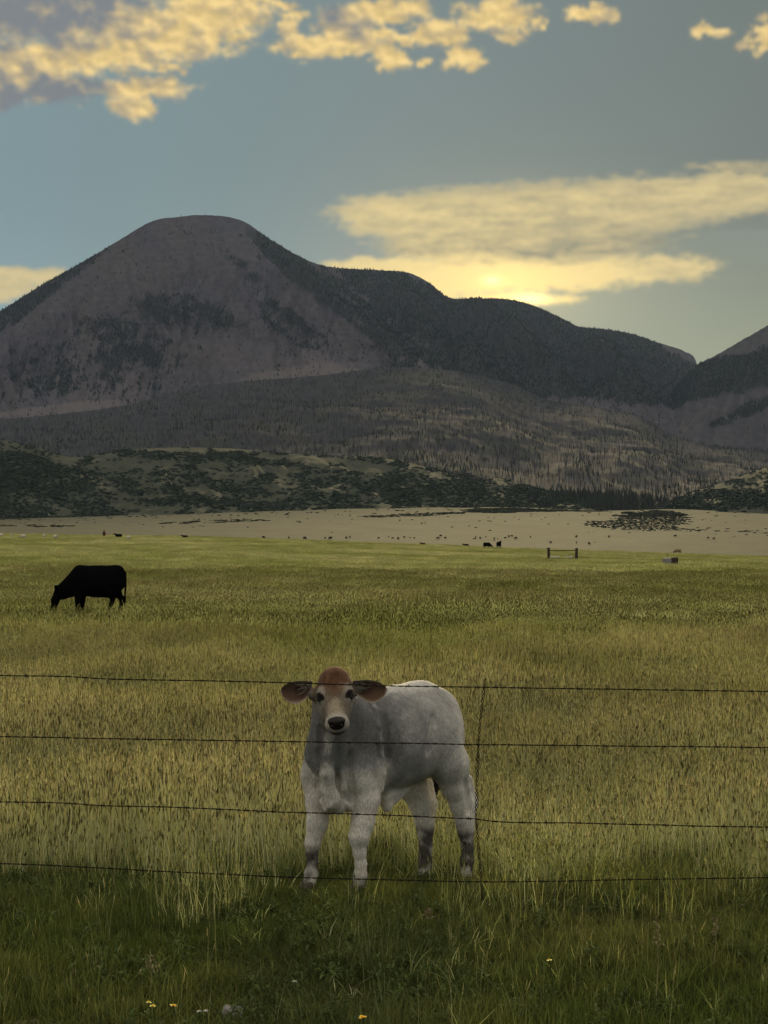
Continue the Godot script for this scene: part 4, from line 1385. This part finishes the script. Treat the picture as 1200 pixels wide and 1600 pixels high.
# ------------------------------------------------------------------ grass
func tuft(n: int, radius: float, h0: float, h1: float, width: float, lean: float, heads: float, seed_: int, segs := 3) -> ArrayMesh:
	var r := RandomNumberGenerator.new()
	r.seed = seed_
	var v := PackedVector3Array()
	var nn := PackedVector3Array()
	var c := PackedColorArray()
	var idx := PackedInt32Array()
	for k in n:
		var a := r.randf() * TAU
		var q := sqrt(r.randf()) * radius
		var p := Vector3(cos(a) * q, -0.02, sin(a) * q)
		var hh := r.randf_range(h0, h1)
		var da := a + r.randfn() * 0.9
		var dir := Vector3(cos(da), 0, sin(da))
		var bend := absf(r.randfn()) * lean
		var fa := r.randf() * TAU
		var side := Vector3(cos(fa), 0, sin(fa))
		var norm := side.cross(Vector3.UP)
		var k0 := r.randf_range(0.65, 1.3)
		var tint := Color(k0 * r.randf_range(0.92, 1.1), k0, k0 * r.randf_range(0.8, 1.1))
		var head := r.randf() < heads
		var o := v.size()
		for i in segs + 1:
			var t := float(i) / segs
			var cpos := p + Vector3.UP * hh * (t - 0.25 * bend * t * t) + dir * (hh * bend * t * t)
			var w := width * (1.0 - 0.75 * t) * (0.55 if head else 1.0)
			if i == segs: w = width * 0.1
			v.append(cpos - side * w * 0.5)
			v.append(cpos + side * w * 0.5)
			var nm := (norm - Vector3.UP * bend * t * 0.5 + Vector3.UP * 0.25).normalized()
			nn.append(nm)
			nn.append(nm)
			c.append(tint)
			c.append(tint)
			if i < segs:
				var s := o + i * 2
				idx.append_array([s, s + 2, s + 1, s + 1, s + 2, s + 3])
		if head:                                    # a slim seed head of two crossed blades
			var top := p + Vector3.UP * hh * (1.0 - 0.25 * bend) + dir * hh * bend
			var axis := (Vector3.UP + dir * bend * 1.5).normalized()
			for e in 2:
				var sd := side if e == 0 else norm
				var s := v.size()
				var hl := hh * 0.16
				for w in [top - axis * hl * 0.6, top + sd * width * 1.1 - axis * hl * 0.15, top - sd * width * 1.1 - axis * hl * 0.05, top + axis * hl * 0.7]:
					v.append(w)
					nn.append((axis * 0.3 + sd.cross(axis)).normalized())
					c.append(tint * 1.1)
				idx.append_array([s, s + 1, s + 2, s + 1, s + 3, s + 2])
	for i in c.size(): c[i] = Color(minf(c[i].r / 1.5, 1), minf(c[i].g / 1.5, 1), minf(c[i].b / 1.5, 1))
	return mesh_of(v, nn, c, idx)

func weed(seed_: int) -> ArrayMesh:                # a broad leaved rosette
	var r := RandomNumberGenerator.new()
	r.seed = seed_
	var v := PackedVector3Array()
	var nn := PackedVector3Array()
	var c := PackedColorArray()
	var idx := PackedInt32Array()
	for k in 16:
		var a := r.randf() * TAU
		var dir := Vector3(cos(a), 0, sin(a))
		var side := Vector3(-sin(a), 0, cos(a))
		var l := r.randf_range(.04, .09)
		var stem := Vector3.UP * r.randf_range(.01, .09) + dir * r.randf_range(0, .04)
		var rise := r.randf_range(-.2, .9)
		var wd := l * r.randf_range(.25, .42)
		var k0 := r.randf_range(0.6, 1.2)
		var o := v.size()
		for i in 4:
			var t := i / 3.0
			var p := stem + dir * l * t + Vector3.UP * l * (rise * t - 0.5 * t * t)
			var w: float = wd * [0.15, 1.0, 0.85, 0.05][i]
			for e in [-1.0, 0.0, 1.0]:
				v.append(p + side * w * e * 0.5 + Vector3.UP * absf(e) * w * 0.15)
				nn.append((Vector3.UP - dir * (rise - t) * 0.7 - side * e * 0.3).normalized())
				c.append(Color(k0, k0, k0) * (0.66 if e != 0.0 else 0.75))
			if i < 3:
				var s := o + i * 3
				idx.append_array([s, s + 3, s + 1, s + 1, s + 3, s + 4, s + 1, s + 4, s + 2, s + 2, s + 4, s + 5])
	return mesh_of(v, nn, c, idx)

func scatter(called: String, meshes: Array, count: int, d0: float, d1: float, pick: Callable, label: String, category := "grass") -> void:
	var lists := []
	for m in meshes: lists.append([])
	for i in count:
		var d := sqrt(lerpf(d0 * d0, d1 * d1, rng.randf()))
		var x := rng.randf_range(-1, 1) * (0.245 * d + 1.2)
		var q = pick.call(x, d)                      # [size, height, colour] or null
		if q == null: continue
		var b := Basis(Vector3.UP, rng.randf() * TAU).rotated(Vector3(1, 0, 0), rng.randfn() * 0.06).rotated(Vector3(0, 0, 1), rng.randfn() * 0.06)
		b = b * Basis.from_scale(Vector3(q[0], q[1], q[0]))
		lists[rng.randi() % meshes.size()].append([Transform3D(b, Vector3(x, meadow_h(x, -d), -d)), q[2]])
	for i in meshes.size():
		many(called, meshes[i], M.grass, lists[i], label, category)

func straw_c(s: float, x: float, d: float) -> Color:
	var k := rng.randf_range(0.75, 1.25) * 1.5 * (1.0 + 0.5 * n_fine.get_noise_2d(x * 5.0, d * 2.6))
	var c := Color(.25, .29, .10).lerp(Color(.54, .53, .325), clampf(s + rng.randfn() * 0.22, 0, 1))
	return Color(c.r * k, c.g * k, c.b * k)

func green_c(x: float, d: float) -> Color:
	var k := rng.randf_range(0.6, 1.3) * 1.5
	var c := Color(.080, .112, .036).lerp(Color(.165, .182, .07), clampf(0.4 + n_big.get_noise_2d(x * 30, d * 30) + rng.randfn() * 0.25, 0, 1))
	return Color(c.r * k, c.g * k, c.b * k)

func near_calf(x: float, d: float) -> float:           # 0 where the calf has trodden the grass down
	return smoothstep(0.22, 0.5, Vector2((x - .04) * 0.75, (d - 8.55) * 0.8).length())

func make_grass() -> void:
	var green := [tuft(16, .06, .04, .11, .0042, .6, 0, 1), tuft(14, .06, .05, .15, .0046, .8, 0, 2), tuft(20, .07, .03, .09, .004, 1.0, 0, 3)]
	var tall := [tuft(20, .09, .26, .50, .0032, .11, .45, 4), tuft(18, .10, .22, .56, .0030, .17, .5, 5), tuft(22, .08, .2, .44, .0034, .09, .3, 6)]
	var mid := [tuft(14, .08, .12, .30, .005, .35, .05, 7), tuft(16, .08, .10, .26, .0055, .5, 0, 8)]
	var wide := [tuft(30, .30, .20, .46, .008, .22, .3, 9, 2), tuft(30, .32, .18, .42, .009, .3, .2, 10, 2)]
	var far := [tuft(110, .75, .12, .34, .012, .2, .1, 11, 2), tuft(110, .85, .10, .32, .013, .26, .1, 12, 2)]
	var leaves := [weed(21), weed(22)]
	scatter("verge_grass", green, 32000, 5.4, 10.2, func(x, d):
		var k := 0.7 + 0.6 * n_fine.get_noise_2d(x * 14, d * 14) + 0.35 * n_big.get_noise_2d(x * 40, d * 40)
		if d > 8.4 and rng.randf() > 0.8: return null
		return [rng.randf_range(0.8, 1.3), clampf(k, 0.35, 1.35) * rng.randf_range(0.8, 1.2) * (0.7 + 0.3 * near_calf(x, d)), green_c(x, d)], "short dark green grass of the verge under the fence")
	scatter("broad_leaves", leaves, 3600, 5.4, 9.0, func(x, d):
		if n_fine.get_noise_2d(x * 16 + 50, d * 16) < -0.05: return null
		var k := rng.randf_range(0.7, 1.3) * 1.4
		return [rng.randf_range(0.25, 0.55), rng.randf_range(0.3, 0.9) * (0.4 + 0.6 * near_calf(x, d)), Color(.066 * k, .090 * k, .030 * k)], "low broad leaved weeds among the verge grass", "weeds")
	scatter("grass_tussock", mid, 2600, 5.6, 9.4, func(x, d):
		if n_fine.get_noise_2d(x * 9 + 90, d * 9) < 0.08 and rng.randf() > 0.25: return null
		return [rng.randf_range(0.6, 1.0), rng.randf_range(0.3, 0.6) * (0.45 + 0.55 * near_calf(x, d)), green_c(x, d) if rng.randf() < 0.93 else straw_c(0.4, x, d)], "taller green tussocks in the verge")
	var stalks := [tuft(3, .05, .3, .55, .003, .2, .8, 14), tuft(4, .07, .25, .5, .0028, .35, .8, 15), tuft(2, .04, .35, .6, .003, .5, 1.0, 16)]
	scatter("dry_stalks", stalks, 320, 5.7, 8.6, func(x, d):
		if absf(x) < 0.62 and d > 7.4: return null
		var k := rng.randf_range(0.4, 0.8)
		return [k * 0.6, k * 0.85, straw_c(0.55, x, d)], "scattered dry seed stalks standing in the green verge")
	scatter("meadow_undergrowth", mid, 15000, 8.9, 30.0, func(x, d):
		var nc := near_calf(x, d) if d < 9.6 else 1.0
		return [rng.randf_range(0.9, 1.5), rng.randf_range(0.6, 1.1) * (0.4 + 0.6 * nc), green_c(x, d).lerp(straw_c(0.3, x, d), straw_at(x, -d) * 0.6)], "greener grass at the foot of the tall straw")
	scatter("tall_straw", tall, 34500, 7.7, 32.0, func(x, d):
		var s := straw_at(x, -d)
		if rng.randf() > 0.35 + 0.65 * s: return null
		var nc := near_calf(x, d) if d < 9.7 else 1.0
		if rng.randf() > nc + 0.12: return null
		if d < 9.6 and d < 8.6 + 2.4 * n_big.get_noise_2d(x * 45.0, d * 20.0) + rng.randfn() * 0.35: return null
		var tallness := 0.75 + 0.5 * n_big.get_noise_2d(x * 22, d * 12)
		tallness *= lerpf(0.5, 1.0, smoothstep(8.5, 10.2, d))
		return [rng.randf_range(0.8, 1.3), clampf(tallness, 0.35, 1.2) * rng.randf_range(0.8, 1.15) * (0.5 + 0.5 * nc), straw_c(s, x, d)], "tall dry straw coloured grass of the meadow behind the calf")
	scatter("meadow_grass", wide, 52000, 30.0, 130.0, func(x, d):
		if d > 100.0 and rng.randf() < (d - 100.0) / 30.0: return null
		var s := straw_at(x, -d)
		var tallness := 0.8 + 0.6 * n_big.get_noise_2d(x * 9, d * 5) + 0.5 * n_fine.get_noise_2d(x * 5.0, d * 2.6)
		return [rng.randf_range(0.8, 1.3), clampf(tallness, 0.3, 1.2) * rng.randf_range(0.75, 1.15), straw_c(s * 0.85, x, d)], "olive and straw grass in drifts across the middle of the meadow")
	scatter("distant_grass", far, 42000, 100.0, 352.0, func(x, d):
		if d < 130.0 and rng.randf() > (d - 100.0) / 30.0: return null
		var s := straw_at(x, -d)
		return [rng.randf_range(0.9, 1.4), rng.randf_range(0.75, 1.2) * clampf(0.85 + 0.6 * n_big.get_noise_2d(x * 3.0, d * 2.0), 0.4, 1.2), straw_c(s * 0.85, x, d)], "far olive grass out to the rim of the meadow")

# ------------------------------------------------------------------ small things in the verge
func make_small_things() -> void:
	var gold := mat("gold_petal", lin(.75, .45, .02), 0.6, false)
	var lemon := mat("lemon_petal", lin(.55, .52, .08), 0.6, false)
	var lilac := mat("lilac_petal", lin(.38, .36, .58), 0.6, false)
	var stem_m := mat("stem", lin(.05, .075, .025), 0.7, false)
	var i := 0
	for q in [[567, 1585, .020, gold, "single deep yellow flower at the bottom edge below the calf"], [273, 1567, .018, gold, "deep yellow flower, rightmost of three near the bottom left"], [241, 1568, .017, lemon, "pale yellow flower, lower one of the pair left of the deep yellow flower"], [235, 1562, .014, lemon, "greenish yellow flower, upper one of the pair left of the deep yellow flower"],
			[313, 1576, .012, lilac, "small lilac flower, left of two beside the pale stone"], [323, 1575, .012, lilac, "small lilac flower, right of two beside the pale stone"], [461, 1530, .014, lilac, "small lilac flower alone in the verge below the calf's right front hoof"], [857, 1497, .016, lemon, "sprig of small yellow flowers in the verge right of centre"]]:
		var hh := rng.randf_range(.13, .2)
		var d: float = F * (EYE - hh) / (q[1] - HV)
		var head := px(q[0], q[1], d)
		var at := Vector3(head.x + .01, meadow_h(head.x, -d), -d)
		var t := base("wild_flower", at)
		tag(t, q[4], "flower", "wild flowers in the verge")
		var st := st_new()
		tube_into(st, PackedVector3Array([Vector3.ZERO, Vector3(.004, hh * 0.5, .003), head - at]), .0022, .0014, 5)
		put("stem", st_done(st), stem_m, t)
		st = st_new()
		var r: float = q[2] * 0.72
		for k in 9:
			var a := TAU * k / 9.0 + rng.randf() * 0.3
			var dir := Vector3(cos(a), rng.randf_range(-.05, .5), sin(a)).normalized()
			var sd := Vector3(-sin(a), 0, cos(a))
			var tilt := Vector3(0, 0, r * 0.3)
			for p in [Vector3.ZERO, dir * r * 0.6 + sd * r * 0.33, dir * r, Vector3.ZERO, dir * r, dir * r * 0.6 - sd * r * 0.33]: st.add_vertex(head - at + p + tilt)
		put("petals", st_done(st, true), q[3], t)
		var eye := SphereMesh.new()
		eye.radius = r * 0.35
		eye.height = r * 0.5
		eye.radial_segments = 10
		eye.rings = 5
		put("flower_centre", eye, gold if q[3] != lilac else lemon, t).position = head - at + Vector3(0, .003, r * 0.3)
		i += 1
	# the pale stone and the gravel of the road's edge
	var p := px(365, 1574, F * 1.57 / (1574 - HV))
	var o := put("field_stone", rough_block(Vector3(.070, .040, .055), 19, 0.14), M.stone)
	o.position = Vector3(p.x, meadow_h(p.x, p.z) + .025, p.z)
	tag(o, "small pale stone lying in the verge near the bottom edge", "stone")
	var pebbles: Array[ArrayMesh] = [rough_block(Vector3(.03, .02, .025), 31, 0.12), rough_block(Vector3(.022, .018, .03), 47, 0.12)]
	var list := []
	for k in 1500:
		var d := rng.randf_range(5.6, 6.22)
		var x := rng.randfn(-1.02, .2) if rng.randf() < 0.8 else rng.randf_range(-1.4, 0.1)
		if d > 6.08 + 0.12 * n_fine.get_noise_1d(x * 40.0): continue
		var s := rng.randf_range(0.25, 1.0)
		var c := rng.randf_range(0.5, 1.2)
		list.append([Transform3D(Basis.from_euler(Vector3(rng.randf(), rng.randf(), rng.randf()) * TAU).scaled(Vector3.ONE * s), Vector3(x, meadow_h(x, -d) + .004, -d)), Color(.17 * c, .135 * c, .105 * c)])
	many("gravel", pebbles[0], M.plain_vertex, list, "brown gravel of the road's edge at the bottom left", "gravel")
	# two dead weeds
	for q in [[235, 1490, 1545, "dead_weed", "brown withered weed head in the verge at bottom left"], [178, 1318, 1372, "seed_stalk", "tall rusty seed stalk beside the lowest wire on the left"], [1112, 1430, 1500, "seed_stalk", "pale drooping seed stalk at the right of the verge"], [665, 1418, 1440, "seed_stalk", "thin pale seed stalk leaning in the verge under the calf"], [1022, 1425, 1560, "seed_stalk", "upright dry seed stalk in the verge at lower right"]]:
		var d: float = F * (EYE) / (q[2] + 12.0 - HV)
		var foot := px(q[0], q[2] + 12.0, d)
		var t := base(q[3], Vector3(foot.x, meadow_h(foot.x, foot.z), foot.z))
		tag(t, q[4], "weed")
		var top := px(q[0] + 3.0, q[1], d) - t.position
		var st := st_new()
		tube_into(st, PackedVector3Array([Vector3.ZERO, top * 0.5 + Vector3(.006, 0, 0), top]), .0018, .0010, 5)
		put("stem", st_done(st), M.dry_stem, t)
		st = st_new()
		for k in 60:
			var a := rng.randf()
			var w := top * (1.0 - 0.35 * a) + Vector3(rng.randfn(), rng.randfn() * 0.5, rng.randfn()) * (.006 + .012 * a * (1.0 if q[3] == "dead_weed" else 0.3))
			var e := Vector3(rng.randfn(), rng.randfn() + 1.0, rng.randfn()).normalized()
			var sd := e.cross(Vector3(rng.randfn(), rng.randfn(), rng.randfn())).normalized()
			for b in [w - e * .006, w + sd * .0035, w + e * .008, w - e * .006, w + e * .008, w - sd * .0035]: st.add_vertex(b)
		put("seed_head", st_done(st, true), M.dry_stem, t)
